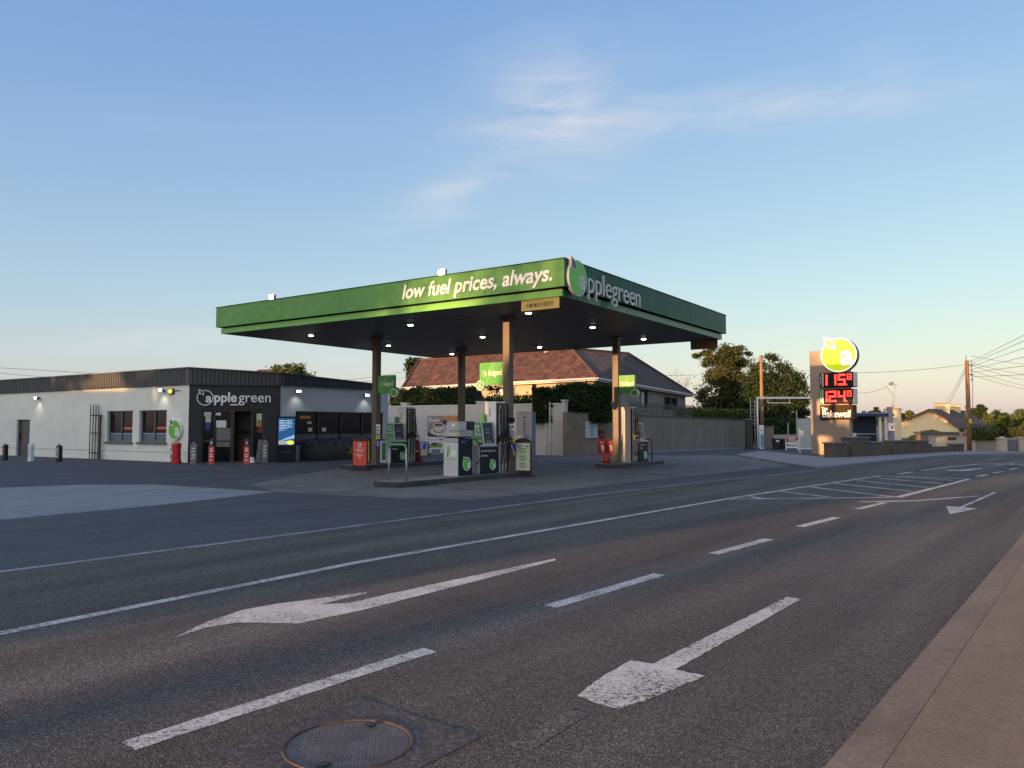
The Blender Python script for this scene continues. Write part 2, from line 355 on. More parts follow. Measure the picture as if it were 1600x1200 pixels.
GREEN_BAND = mat('band_green', (.14, .42, .07), .35, var=.08, vscale=1.5)
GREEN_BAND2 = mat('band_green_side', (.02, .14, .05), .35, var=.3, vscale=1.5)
SOFFIT = mat('soffit_panel', (.085, .083, .088), .55, var=.12, vscale=2)
BLACK = mat('black_paint', (.012, .012, .014), .45, var=.1, vscale=8)
RUBBER = mat('rubber_hose', (.012, .012, .012), .55)
STEEL = mat('column_paint', (.105, .082, .062), .5, var=.12, vscale=2.5, sx=(1, 1, .4))
GALV = mat('galvanised_steel', (.34, .35, .36), .45, metal=.6, var=.12, vscale=10)
WHITE = mat('white_plastic', (.72, .73, .73), .4, var=.04, vscale=3)
WHITE_T = mat('white_letter', (.80, .81, .80), .45)
ALU = mat('silver_panel', (.42, .43, .45), .35, metal=.35, var=.08, vscale=3)
NAVY = mat('dark_panel', (.010, .014, .026), .35, spec=.15)
GLASS = mat('dark_glass', (.010, .012, .015), .10, spec=.16, var=.5, vscale=1.3)
GLASS_W = mat('frosted_glass_band', (.10, .14, .16), .3, var=.2, vscale=3)
DISPLAY = mat('display_glass', (.012, .018, .030), .2, spec=.2)
APPLE = mat('apple_green', (.075, .36, .02), .4, emit=(.08, .40, .02), es=.06)
APPLE_D = mat('leaf_dark', (.02, .09, .045), .4)
WALL_W = mat('white_render', (.70, .72, .66), .9, var=.07, vscale=.7, bump=.25, bscale=30, var2=.04, v2s=8)
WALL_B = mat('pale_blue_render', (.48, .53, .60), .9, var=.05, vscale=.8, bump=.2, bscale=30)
WALL_D = mat('charcoal_render', (.030, .033, .042), .8, var=.08, vscale=2)
CLAD = mat('grey_cladding', (.085, .088, .09), .55, var=.12, vscale=2)
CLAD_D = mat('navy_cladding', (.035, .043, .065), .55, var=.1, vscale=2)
ROOFF = mat('roof_felt', (.06, .06, .06), .95)
SILL = mat('sill_concrete', (.13, .14, .15), .8)
FRAME = mat('dark_frame', (.03, .032, .035), .4)
FRAME_G = mat('grey_frame', (.12, .13, .14), .4)
RED = mat('red_plastic', (.52, .018, .014), .4, var=.06, vscale=5)
RED_D = mat('dark_red_cover', (.20, .008, .010), .55, var=.2, vscale=6)
RED_P = mat('coral_print', (.62, .07, .05), .55)
GREY_P = mat('grey_print', (.16, .16, .17), .6, var=.55, vscale=14)
YEL = mat('yellow_print', (.60, .50, .04), .55)
YELSIGN = mat('yellow_sign', (.62, .42, .10), .55, var=.05, vscale=3)
BLUE_P = mat('blue_print', (.03, .05, .32), .55)
LBLUE = mat('light_blue_print', (.25, .38, .62), .55)
INK = mat('ink', (.05, .045, .04), .7)
CREAM_P = mat('cream_print', (.55, .58, .47), .6, var=.03)
GREEN_P = mat('green_print', (.04, .27, .045), .45)
GREEN_P2 = mat('light_green_print', (.20, .42, .10), .5)
GREEN_TK = mat('green_tank', (.01, .19, .06), .4)
ORANGE_P = mat('orange_print', (.55, .24, .05), .6)
BEIGE = mat('pebbledash_beige', (.40, .33, .25), .95, var=.16, vscale=26, bump=.8, bscale=40, var2=.1, v2s=1.2)
BROWNW = mat('pebbledash_brown', (.215, .165, .115), .95, var=.28, vscale=22, bump=.8, bscale=45, var2=.16, v2s=1.1)
GREYW = mat('boundary_render', (.185, .16, .13), .95, var=.16, vscale=.9, bump=.5, bscale=25, var2=.14, v2s=9, sx=(1, 1, .5))
FOOT = mat('wall_footing', (.17, .17, .185), .9, var=.12, vscale=2)
YARDW = mat('yard_wall_paint', (.56, .53, .48), .9, var=.08, vscale=.8, bump=.2, bscale=20)
GUTTER = mat('white_gutter', (.55, .54, .52), .5)
TILE = tile_mat('terracotta_tile', (.062, .026, .014), (.155, .066, .034), .36, .42)
TILE_B = tile_mat('brown_or_shaded_tile', (.058, .038, .030), (.095, .064, .05), .36, .42)
STONE = mat('rubble_stone', (.085, .072, .06), .95, var=.4, vscale=6, bump=.8, bscale=9)
TAN = mat('totem_cladding', (.24, .19, .145), .5, var=.06, vscale=1.2)
TAN_D = mat('totem_side', (.10, .085, .08), .5)
BOXBLK = mat('price_box', (.014, .012, .012), .55, spec=.1)
LED = mat('red_led', (.6, .01, .01), .5, emit=(1, .03, .02), es=2.6)
APPLE_LIT = mat('lit_apple_face', (.20, .28, .003), .5, emit=(.60, .72, .002), es=.36)
WHITE_LIT = mat('lit_white_acrylic', (.8, .8, .75), .4, emit=(1, .98, .85), es=.25)
LEAF_TAN = mat('tan_leaf', (.42, .30, .16), .5)
LAMP_E = mat('lamp_lens', (.9, .9, .9), .3, emit=(1, .97, .92), es=9)
LAMP_H = mat('floodlight_lens', (.9, .9, .9), .3, emit=(1, .97, .9), es=14)
LAMP_Y = mat('amber_lens', (.8, .5, .05), .4, emit=(1, .6, .08), es=.7)
SCREEN_E = mat('blue_screen', (.01, .07, .2), .3, emit=(.004, .075, .20), es=.45)
SCREEN_W = mat('screen_white', (.5, .6, .7), .3, emit=(.45, .6, .75), es=.45)
SCREEN_Y = mat('screen_yellow', (.6, .6, .05), .3, emit=(.7, .62, .03), es=.7)
SIGN_GL = mat('sign_edge_lit', (.06, .5, .04), .4, emit=(.06, .55, .04), es=.55)
WOOD = mat('weathered_pole', (.24, .13, .07), .9, var=.3, vscale=3, sx=(4, 4, .5), bump=.3, bscale=20)
WIRE = mat('wire', (.03, .03, .03), .6)
BARK = mat('bark', (.09, .065, .045), .9, var=.3, vscale=6)
CREAMW = mat('cream_house_paint', (.72, .61, .38), .9, var=.05, vscale=1)
CREAM2 = mat('cream_wall_paint', (.40, .37, .31), .9, var=.1, vscale=1.2)
GREYGATE = mat('grey_gate_paint', (.12, .135, .16), .6, var=.06)
BLUEBM = mat('blue_fascia', (.012, .03, .14), .5)
TARP = mat('black_tarpaulin', (.010, .010, .012), .45, bump=.5, bscale=6)
BRICK = mat('dull_render', (.30, .27, .24), .9, var=.1, vscale=2)
L_HEDGE = leaf_mat('hedge_leaf', (.010, .022, .006), (.035, .07, .016), .15)
L_DARK = leaf_mat('dark_leaf', (.013, .028, .008), (.052, .085, .022), .3)
L_OLIVE = leaf_mat('olive_leaf', (.022, .033, .010), (.095, .11, .034), .3)
L_GREEN = leaf_mat('green_leaf', (.03, .05, .01), (.12, .16, .035), .3)
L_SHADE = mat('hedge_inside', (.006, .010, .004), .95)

# ---------------------------------------------------------------- ground, road and markings
RF = Fr(0, 0, 52.0)                 # road frame: x along the road, y to its left (away from the camera's kerb)
def rp(a, b, z): return RF.W(a, b, z)
MB().add([(-900, -500, -.06), (900, -500, -.06), (900, 1500, -.06), (-900, 1500, -.06)], [(0, 1, 2, 3)]).build('ground', VERGE).__setitem__('kind', 'structure')
left_edge = [rp(-60, 10.1, 0), G(0, 893), G(400, 842), G(750, 796), G(940, 771), G(1100, 753), G(1275, 735), G(1368, 724), G(1440, 717.5), G(1494, 713), G(1600, 711)]
far = [G(1700, 708), G(1900, 712), G(2300, 760)]
road = left_edge+far+[rp(14, -9, 0), rp(14, 1.14, 0), rp(-60, 1.14, 0)]
tag(MB().poly(road).build('road', A_ROAD), kind='structure')
# forecourt asphalt between the road and the buildings
fore = [left_edge[0], *left_edge[1:7], G(1368, 724), G(1440, 717.5), (26, 60, 0), (30, 95, 0), (-60, 95, 0), (-60, 20, 0)]
tag(MB().poly([Vector((p[0], p[1], .0015)) for p in fore]).build('forecourt', A_FORE), kind='structure')
def zpoly(pts, z): return [G(u, v, z) for (u, v) in pts]
tag(MB().poly(zpoly([(390, 757), (431, 768.5), (590, 777), (740, 780.5), (860, 768), (1020, 750), (1200, 731), (1290, 722), (1240, 713), (1060, 711), (880, 712), (700, 721), (540, 729)], .003)).build('forecourt_slab', CONC_SLAB), kind='structure')
tag(MB().poly(zpoly([(-260, 772), (120, 757.5), (240, 757), (431, 768.5), (240, 790), (0, 812), (-300, 846)], .0035)).build('apron_slab', CONC_LIGHT), kind='structure')
# shop pavement strip in front of the facades
MBp = MB()
# paint helpers
def ribbon(mb, pts, wd, z=.0028):
    pts = [Vector((p[0], p[1], 0)) for p in pts]
    if len(pts) == 2 and (pts[1]-pts[0]).length < 6 and pts[0].y < 18:
        n = int((pts[1]-pts[0]).length/.06); pts = [pts[0].lerp(pts[1], i/n) for i in range(n+1)]; rr = random.Random(n)
        d = (pts[1]-pts[0]).normalized(); nn = Vector((-d.y, d.x, 0)); prev = None
        for i, p in enumerate(pts):
            cur = (p+nn*(wd/2+rr.uniform(-.007, .007))+Vector((0, 0, z)), p-nn*(wd/2+rr.uniform(-.007, .007))+Vector((0, 0, z)))
            if prev: mb.add([prev[1], cur[1], cur[0], prev[0]], [(0, 1, 2, 3)])
            prev = cur
        return mb
    L = []; Rr = []
    for i, p in enumerate(pts):
        d = (pts[min(i+1, len(pts)-1)]-pts[max(i-1, 0)]).normalized(); n = Vector((-d.y, d.x, 0))
        L.append(p+n*wd/2+Vector((0, 0, z))); Rr.append(p-n*wd/2+Vector((0, 0, z)))
    for i in range(len(pts)-1): mb.add([Rr[i], Rr[i+1], L[i+1], L[i]], [(0, 1, 2, 3)])
    return mb
def gp(*pts): return [G(u, v) for u, v in pts]
def mark(name, mb, m=PAINT): return tag(mb.build(name, m), kind='structure')
edge = MB(); ribbon(edge, [rp(-40, 6.92, 0), rp(0, 6.93, 0)]+gp((560, 878.5), (1137, 779.5), (1255, 761), (1378, 743.4)), .13)
mark('lane_edge_line', edge)
mark('road_edge_line', ribbon(MB(), gp((-120, 909.5), (0, 893.5), (400, 842), (750, 796.5), (940, 771.5), (1100, 753.3), (1275, 735.5)), .13), PAINT_EDGE)
mb = MB()
for a, b in (((200, 1166), (672, 1015.5)), ((860, 948), (1030, 897.5)), ((1115, 865.5), (1201, 842.5)), ((1250, 823), (1308, 808.5)), ((1340, 795.5), (1382, 785.5))):
    ribbon(mb, gp(a, b), .15)
for a, b in (((1527, 744.5), (1542, 741.7)), ((1552, 739.3), (1566, 736.8)), ((1577, 733.7), (1590, 731.6)), ((1403, 740.6), (1426, 737.5))): ribbon(mb, gp(a, b), .16)
mark('lane_dashes', mb)
# hatched ghost island
mb = MB()
ribbon(mb, gp((1137, 780), (1300, 778.5), (1406, 776.5)), .13, .0029); ribbon(mb, gp((1403, 777), (1514, 748.6)), .16, .0030); ribbon(mb, gp((1372, 743.6), (1514, 748.4)), .14, .0031)
for a, b in (((1172, 776), (1191, 779)), ((1222, 768), (1297, 777)), ((1266, 761), (1395, 776.3)), ((1305, 755.5), (1424, 767.8)), ((1339, 750.8), (1450, 761.8)), ((1371, 747.2), (1472, 755.6)), ((1400, 744.2), (1490, 751))):
    ribbon(mb, gp(a, b), .14, .0032)
mark('hatching', mb)
mb = MB(); ribbon(mb, gp((1345, 784.5), (1430, 782.6)), .17, .0034); ribbon(mb, gp((1425, 783), (1530, 775)), .12, .0035)
mark('give_way_line', mb)
mb = MB(); ribbon(mb, gp((1440, 735), (1485, 729.3), (1528, 725.3), (1600, 722.6), (1680, 722)), .13)
for a, b in (((1532, 728), (1600, 724.8)), ((1552, 725), (1600, 727.6)), ((1575, 724), (1620, 729))): ribbon(mb, gp(a, b), .13, .0036)
mark('far_lane_lines', mb)
def gpoly(name, pts, m=PAINT, z=.0034):
    P = [G(u, v, z) for u, v in pts]; o = []; rr = random.Random(len(pts))
    for a, b in zip(P, P[1:]+P[:1]):
        n = max(1, int((b-a).length/.05)); o.append(a)
        for i in range(1, n): o.append(a.lerp(b, i/n)+Vector((rr.uniform(-1, 1), rr.uniform(-1, 1), 0))*.007)
    return mark(name, MB().poly(o), m)
gpoly('lane_arrow', [(1230, 932.5), (1252, 936), (1055, 1046), (1102, 1056), (1030, 1086), (967, 1107.5), (935, 1100), (902, 1087), (940, 1058), (985, 1031.5), (1020, 1037)])
gpoly('turn_arrow', [(275, 995), (322, 972), (380, 952.5), (430, 943.5), (505, 934), (572, 925), (574, 927), (540, 935), (500, 944), (545, 942), (630, 923), (715, 904.5), (867, 872.5), (868, 875.5), (740, 909), (650, 932), (565, 953.5), (515, 964), (465, 974), (370, 972.5), (320, 981)])
gpoly('far_arrow', [(1553, 768.5), (1556, 770.5), (1505, 792.5), (1528, 794.4), (1484, 803.5), (1478.5, 790.6), (1500, 792)])
gpoly('far_turn_arrow', [(1478, 734.2), (1500, 734.2), (1534, 731), (1535, 732), (1507, 736), (1482, 735.4)])
ribbon(MB(), gp((815, 1168), (900, 1118)), .12)
mark('worn_line', ribbon(MB(), gp((812, 1170), (905, 1112)), .13), PAINT_OLD)
# faded bay lines in front of the shop and box lines on the forecourt
mb = MB()
for a, b in (((60, 727), (100, 733)), ((105, 733), (195, 725)), ((150, 728), (190, 735)), ((215, 726), (272, 735)), ((300, 726), (352, 733)), ((375, 725), (420, 731)), ((440, 724), (500, 730)), ((500, 722), (560, 727)), ((10, 729), (55, 736))):
    ribbon(mb, gp(a, b), .10, .0045)
mark('bay_lines', mb, PAINT_YEL)
mb = MB(); ribbon(mb, gp((376, 753), (440, 745), (545, 737)), .1, .0055); ribbon(mb, gp((446, 762), (520, 752), (590, 746)), .1, .0055); ribbon(mb, gp((1010, 716), (1100, 724), (1190, 727)), .1, .0055)
mark('forecourt_lines', mb, PAINT_EDGE)
# near pavement and kerb
KH = .035
mb = MB(); k = [(-60, 1.14), (-1.5, 1.13), (9, 1.16), (60, 1.2)]
mb.add([rp(-60, .90, -.05), rp(60, .95, -.05), rp(60, .95, KH), rp(-60, .90, KH), rp(-60, 1.14, -.05), rp(60, 1.18, -.05), rp(60, 1.17, KH-.008), rp(-60, 1.13, KH-.008)], [(3, 2, 6, 7), (4, 7, 6, 5)])
tag(mb.build('kerb', KERB), kind='structure')
tag(MB().add([rp(-60, -3.6, KH+.004), rp(60, -3.6, KH+.004), rp(60, .945, KH+.004), rp(-60, .895, KH+.004), rp(-60, .895, -.05), rp(60, .945, -.05)], [(0, 1, 2, 3), (3, 2, 5, 4)]).build('pavement', PAVE), kind='structure')
# far footpath in front of the low stone wall
mb = MB(); fp = [G(1275, 733), G(1300, 731), G(1368, 723), G(1440, 716.5), G(1494, 712), G(1600, 710), G(1600, 707), G(1500, 706.5), G(1400, 711), G(1320, 717), G(1262, 714), G(1190, 706), G(1150, 712), G(1215, 724)]
mb.prism([Vector((p.x, p.y, -.05)) for p in fp], (0, 0, .13))
tag(mb.build('footpath', FOOT), kind='structure')

# ---------------------------------------------------------------- manhole
M0 = G(545, 1090); MX = (G(737, 1152)-M0); s_ = MX.length
mf = Fr(M0.x, M0.y, math.degrees(math.atan2(MX.y, MX.x)))
t = thing('manhole_cover', 'round rusty rimmed iron manhole cover in a square dark frame set in the road', 'manhole cover', mf.W(s_/2, -s_/2, -.003)+Vector((.055, 0, 0)), mf.yaw+90)
h = s_/2; q = MB(); n = 40; r0 = .330
for i in range(n):
    a0, a1 = 2*math.pi*i/n, 2*math.pi*(i+1)/n
    def sq(a): c, s = math.cos(a), math.sin(a); k = h/max(abs(c), abs(s)); return (c*k, s*k, .006)
    q.add([(r0*math.cos(a0), r0*math.sin(a0), .006), (r0*math.cos(a1), r0*math.sin(a1), .006), sq(a1), sq(a0)], [(0, 3, 2, 1)])
q.build('frame', IRON_F, t)
q = MB()
for i in range(n):
    a0, a1 = 2*math.pi*i/n, 2*math.pi*(i+1)/n; c = lambda a, r, z: (r*math.cos(a), r*math.sin(a), z)
    q.add([c(a0, .320, .010), c(a1, .320, .010), c(a1, .333, .012), c(a0, .333, .012)], [(0, 3, 2, 1)])
    q.add([c(a0, .333, .012), c(a1, .333, .012), c(a1, .337, -.02), c(a0, .337, -.02)], [(0, 3, 2, 1)])
    q.add([c(a0, .320, .010), c(a1, .320, .010), c(a1, .318, -.02), c(a0, .318, -.02)], [(0, 1, 2, 3)])
q.build('rim', RUST, t)
q = MB(); q.cyl((0, 0, -.02), (0, 0, .004), .312, n=48)
for i in range(-11, 12):
    for j in range(-11, 12):
        x, y = i*.027, j*.027
        if x*x+y*y > .285**2: continue
        a = R(45 if (i+j) % 2 else -45); dx, dy = math.cos(a)*.011, math.sin(a)*.011; ex, ey = -math.sin(a)*.004, math.cos(a)*.004
        q.add([(x-dx, y-dy, .0042), (x+ex, y+ey, .0042), (x+dx, y+dy, .0042), (x-ex, y-ey, .0042), (x, y, .0075)], [(0, 3, 4), (3, 2, 4), (2, 1, 4), (1, 0, 4)])
q.build('lid', IRON, t)
q = MB()
for (x, y) in ((.24, .1), (-.24, -.1)): q.box(x-.03, x+.03, y-.018, y+.018, .0045, .011); q.box(x-.012, x+.012, y-.03, y+.03, .0115, .014)
q.build('keyhole', BLACK, t)

# ---------------------------------------------------------------- logos
def apple(mb, cx, cz, r, y, mw, mg, ml, depth=.05, letter=True, rim=.09, fill=True):
    """apple roundel: white rim, green disc, leaf breaking out of the top left, a white letter a at lower right"""
    n = 32 if r > .2 else 18
    circ = lambda rr, yy: [(cx+rr*math.cos(2*math.pi*i/n), yy, cz+rr*math.sin(2*math.pi*i/n)) for i in range(n)]
    def leaf(s, yy):
        pts = []; A = Vector((-.15, .34)); B = Vector((-.80, 1.08)); d = B-A; nn = Vector((-d.y, d.x))
        for i in range(9): tt = i/8; pts.append(A+d*tt+nn*(.25*math.sin(math.pi*tt)**1.1))
        for i in range(1, 8): tt = 1-i/8; pts.append(A+d*tt-nn*(.25*math.sin(math.pi*tt)**1.1))
        c = (A+B)/2; return [(cx+(c.x+(p.x-c.x)*s)*r, yy, cz+(c.y+(p.y-c.y)*s)*r) for p in pts]
    e = max(.0022, r*.01)
    if fill:
        mb.prism(circ(r, y), (0, -depth, 0), mw); mb.prism(circ(r*(1-rim), y-depth), (0, -e, 0), mg)
        mb.prism(leaf(1.06, y), (0, -depth-2*e, 0), mw); mb.prism(leaf(.70, y-depth-2*e), (0, -e, 0), ml)
    else:
        for i in range(n):
            a0, a1 = 2*math.pi*i/n, 2*math.pi*(i+1)/n
            am = math.degrees((a0+a1)/2) % 360
            if 100 < am < 128: continue
            P = lambda a, rr: (cx+rr*math.cos(a), y, cz+rr*math.sin(a))
            mb.prism([P(a0, r), P(a1, r), P(a1, r*.9), P(a0, r*.9)], (0, -depth, 0), mw)
        lo, li = leaf(1.05, y), leaf(.74, y)
        for i in range(len(lo)):
            j = (i+1) % len(lo); mb.prism([lo[i], lo[j], li[j], li[i]], (0, -depth, 0), mw)
    if letter: mb.text('a', cx+.08*r, cz-.62*r, .86*r, .74*r, y-depth-(e if fill else 0), max(e*1.5, .012 if not fill else e), bold=.03, m=mw)
    return mb

# ---------------------------------------------------------------- canopy
SZ = 5.36
N0 = G(878, 462, SZ); K = Fr(N0.x, N0.y, -34.4)
CW, CD = 15.7, 13.2
canopy = thing('fuel_canopy', 'wide flat green fuel canopy on four columns above the pumps', 'canopy', (N0.x, N0.y, 0), -34.4)
q = MB(); q.box(-CW, 0, 0, CD, SZ, SZ+.1); q.build('soffit', SOFFIT, canopy)
q = MB()
for i in range(1, 26): q.box(-i*.6-.006, -i*.6+.006, .06, CD-.06, SZ-.004, SZ)
q.build('soffit_joints', BLACK, canopy)
def ring(o, z0, z1, th, mats):
    q = MB(); q.box(-CW-o, o, -o, -o+th, z0, z1, 0); q.box(o-th, o, -o+th, CD+o-th, z0, z1, 1); q.box(-CW-o, o, CD+o-th, CD+o, z0, z1, 0); q.box(-CW-o, -CW-o+th, -o+th, CD+o-th, z0, z1, 1)
    return q
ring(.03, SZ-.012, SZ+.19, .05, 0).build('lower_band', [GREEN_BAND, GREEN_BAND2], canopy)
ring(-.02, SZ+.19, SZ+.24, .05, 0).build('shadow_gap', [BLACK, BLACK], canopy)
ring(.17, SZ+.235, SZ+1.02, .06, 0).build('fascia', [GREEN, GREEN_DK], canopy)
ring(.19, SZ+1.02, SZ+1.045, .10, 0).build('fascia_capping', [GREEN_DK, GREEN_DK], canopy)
q = MB()
for x in (-2.6, -5.7, -8.8, -11.9): q.box(x-.004, x+.004, -.1725, -.17, SZ+.24, SZ+1.02)
for y in (3.3, 6.6, 9.3): q.box(.17, .1725, y-.005, y+.005, SZ+.24, SZ+1.02)
q.build('fascia_seams', GREEN_DK, canopy)
MB().box(-CW-.1, .1, -.1, CD+.1, SZ+.9, SZ+.96).build('roof_deck', ROOFF, canopy)
KF = Fr(*K.W(0, -.175)[:2], -34.4)
def kf(u, v): return KF.hit(u, v)
x0, z0 = KF.hit(629, 457); x1, _ = KF.hit(863, 430); _, zt = KF.hit(860, 421)
zb = KF.hit(700, 463)[1]
q = MB(); hz = SZ+.4
q.text('low fuel prices, always.', x0, SZ+.28, .61, x1-x0, -.17-.002, .02, shear=.22, bold=.022, m=0, res=5)
q.build('lettering', WHITE_T, canopy)
# right face: logo and lettering, built in a child frame turned 90 degrees
sgn = bpy.data.objects.new('name_sign', None); C.objects.link(sgn); sgn.parent = canopy; sgn.location = (.172, 0, 0); sgn.rotation_euler = (0, 0, R(90))
KR = Fr(*K.W(.172, 0)[:2], 55.6)
ax0, _ = KR.hit(891, 435, -.12); ax1, _ = KR.hit(918, 435, -.12); _, azt = KR.hit(905, 406.5, -.12); _, azb = KR.hit(905, 463, -.12)
apple(MB(), (ax0+ax1)/2, (azt+azb)/2, (azt-azb)/2, 0, 0, 1, 2, depth=.09, letter=True, rim=.075).build('roundel', [mat('roundel_grey', (.50, .51, .52), .5), APPLE, APPLE_D], sgn)
tx0, _ = KR.hit(918.5, 445, -.06); tx1, _ = KR.hit(1000, 462, -.06)
q = MB(); q.text('pplegreen', tx0+.02, SZ+.03, .86, tx1-tx0, 0, .07, m=0, res=5, bold=-.004); q.build('letters', ALU, sgn)
# columns
cols = [K.loc(G(589, 526, SZ)), K.loc(G(721.5, 545, SZ)), K.loc(G(794, 495, SZ)), K.loc(G(963, 527, SZ))]
for c in cols:
    q = MB(); q.box(c.x-.13, c.x+.13, c.y-.13, c.y+.13, .1, SZ-.13); q.box(c.x-.2, c.x+.2, c.y-.2, c.y+.2, SZ-.13, SZ-.006); q.box(c.x-.2, c.x+.2, c.y-.2, c.y+.2, .15, .17)
    q.build('column', STEEL, canopy, bevel=.008)
# downlights
dl = [((486, 522.8), 'far left of the front row near the canopy left corner'), ((641.4, 506.4), 'in the middle of the front row above the left island'), ((825.8, 487.5), 'nearest the yellow height sign'),
      ((607, 538.6), 'just right of the left front column top'), ((754, 525.3), 'in the centre of the canopy left of the middle column'), ((926, 510), 'right of the middle column under the logo side'),
      ((706, 552), 'beside the top of the back column'), ((843, 541.4), 'above the house roof between middle and right columns'), ((1005.5, 528.5), 'right of the right column')]
d0 = None
for (uv, lb) in dl:
    P = G(*uv, SZ); L = 'lit canopy downlight, '+lb
    if d0 is None:
        d0 = thing('downlight', L, 'ceiling light', (P.x, P.y, SZ-.006), -34.4, 'lit downlights in the canopy ceiling')
        q = MB(); q.box(-.32, .32, -.32, .32, -.012, 0); q.box(-.16, .16, -.16, .16, -.03, -.012); q.build('housing', mat('housing_grey', (.15, .15, .155), .5), d0)
        MB().ell((0, 0, -.035), (.10, .10, .03), 16, 6).build('lens', LAMP_E, d0, smooth=True)
    else: dup(d0, (P.x, P.y, SZ-.006), -34.4, L)
# floodlights on the canopy top
f0 = None
for (uv, lb) in (((424, 466), 'glowing floodlight on the canopy edge near its left end'), ((690, 427), 'glowing floodlight on the canopy edge above the white slogan')):
    x, z = KF.hit(*uv, .5); P = KF.W(x, .5, SZ+1.0)
    if f0 is None:
        f0 = thing('floodlight', lb, 'floodlight', P, -34.4, 'floodlights along the canopy top')
        q = MB(); q.cyl((0, .08, -.1), (0, .08, .12), .02); q.box(-.13, .13, .0, .12, .10, .36); q.build('housing', FRAME_G, f0, bevel=.01)
        MB().box(-.125, .125, -.008, -.002, .105, .355).build('lens', LAMP_H, f0)
    else: dup(f0, P, -34.4, lb)
# height signs
x0, x1, z0, z1 = K.rect(814, 466, 873, 478)
t = thing('height_sign', 'yellow clearance sign hanging under the near corner of the canopy', 'sign', K.W((x0+x1)/2, .02, SZ-.33), -34.4)
w2 = (x1-x0)/2
MB().box(-w2, w2, 0, .025, 0, .31).build('board', YELSIGN, t)
q = MB(); q.text('4.8M MAX HEIGHT', 0, .085, .13, w2*1.45, -.001, .003, align='C', bold=.01); q.box(-w2*.7, w2*.3, -.003, -.001, .255, .264); q.build('lettering', INK, t)
x0, x1, z0, z1 = K.rect(1080, 531, 1122, 541, CD+.02)
t = thing('clearance_board', 'brown clearance board hanging under the far right corner of the canopy', 'sign', K.W((x0+x1)/2, CD-.06, SZ-.38), -34.4)
MB().box(-(x1-x0)/2, (x1-x0)/2, 0, .03, 0, .36).build('board', mat('board_brown', (.16, .085, .04), .7), t)
q = MB(); q.box(-.5, -.46, .0, .03, .36, .4); q.box(.46, .5, .0, .03, .36, .4); q.build('hanger', BLACK, t)

# ---------------------------------------------------------------- pump number signs hung on the columns
def fuel_sign(col, side, z0, z1, wdt, label, num):
    c = cols[col]; P = K.W(c.x+side*.13, c.y-.03, 0)
    t = thing('pump_sign', label, 'sign', P, -34.4, 'green pump signs hung on the columns')
    xa, xb = (0.01, wdt) if side > 0 else (-wdt, -.01)
    q = MB(); q.box(xa, xb, -.06, .06, z0, z1, 0); q.build('sign_box', GREEN_P, t, bevel=.01)
    MB().add([(xa+.02+(xb-xa)*.45, -.0605, z1-.012), (xa+(xb-xa)*.68, -.0605, z1-.012), (xa+(xb-xa)*.30, -.0605, z0+.012), (xa+.02+(xb-xa)*.20, -.0605, z0+.012)], [(3, 2, 1, 0)]).build('swoosh', mat('swoosh', (.07, .33, .06), .45), t)
    q = MB(); r = .13 if wdt > 1 else .1; r = (z1-z0)*.14
    apple(q, xa+.20*(xb-xa), (z0+z1)/2+.01, r*.9, -.061, 0, 0, 0, depth=.004, letter=True, fill=False)
    q.text('fuelgood', xa+.37*(xb-xa), (z0+z1)/2-.12, .26*(z1-z0)/.8, .57*(xb-xa), -.061, .004, m=0, bold=.012); q.build('lettering', WHITE, t)
    cx = xb if side > 0 else xa; cz = z0 if side > 0 else z0-.0
    q = MB(); q.cyl((cx, .045, cz), (cx, -.065, cz), .17, n=24, m=0); q.cyl((cx, -.065, cz), (cx, -.072, cz), .14, n=24, m=1)
    q.text(num, cx, cz-.09, .18, None, -.072, .003, m=0, align='C', bold=.02); q.build('number_disc', [WHITE, GREEN_P], t)
    e = xa if side < 0 else xb
    MB().box(e-.012 if side < 0 else e, e if side < 0 else e+.012, -.055, .055, z0+.02, z1-.02).build('lit_edge', SIGN_GL if side < 0 else GREEN_P, t)
def colz(col, v): # height on a column at pixel row v
    P = K.W(cols[col].x, cols[col].y); d = raydir(800+F*P.x/P.y, v); return EYE+d.z*P.y/d.y
fuel_sign(0, 1, colz(0, 615), colz(0, 587.5), .92, 'green pump sign on the right side of the left front column', '')
fuel_sign(2, -1, colz(2, 601), colz(2, 565), .98, 'large green pump sign on the left of the middle column, with a round number 6', '6')
fuel_sign(3, 1, colz(3, 615), colz(3, 587), .72, 'small green pump sign on the right side of the right column', '')

# ---------------------------------------------------------------- pump islands
def island(x0, x1, y0, y1, label):
    t = thing('pump_island', label, 'pump island', K.W((x0+x1)/2, (y0+y1)/2), -34.4, 'raised pump islands')
    hx, hy = (x1-x0)/2, (y1-y0)/2; r = .28; n = 5; pts = []
    for cx, cy, a in ((hx-r, -hy+r, -90), (hx-r, hy-r, 0), (-hx+r, hy-r, 90), (-hx+r, -hy+r, 180)):
        for i in range(n+1): an = R(a+90*i/n); pts.append((cx+r*math.cos(an), cy+r*math.sin(an), 0))
    MB().prism(pts, (0, 0, .15), 0).build('kerb_block', mat('island_paint', (.035, .035, .04), .7, var=.35, vscale=2.5), t, bevel=.012)
    MB().prism([(p[0]*.9, p[1]*.985, .15) for p in pts], (0, 0, .004)).build('top_slab', mat('island_top', (.15, .145, .135), .9, var=.2, vscale=2), t)
    return t
IE = -3.25
island(IE-1.05, IE, -3.2, 3.5, 'long near pump island with a pale worn left end and dark painted sides')
MB_end = None
island(-11.85, -10.75, 2.6, 8.6, 'left pump island behind the red board, around the left front column')
island(-12.0, -10.95, 9.3, 14.2, 'back pump island at the foot of the back column')
island(-3.95, -2.85, 9.1, 13.9, 'right pump island with the red bucket stand at its left end')

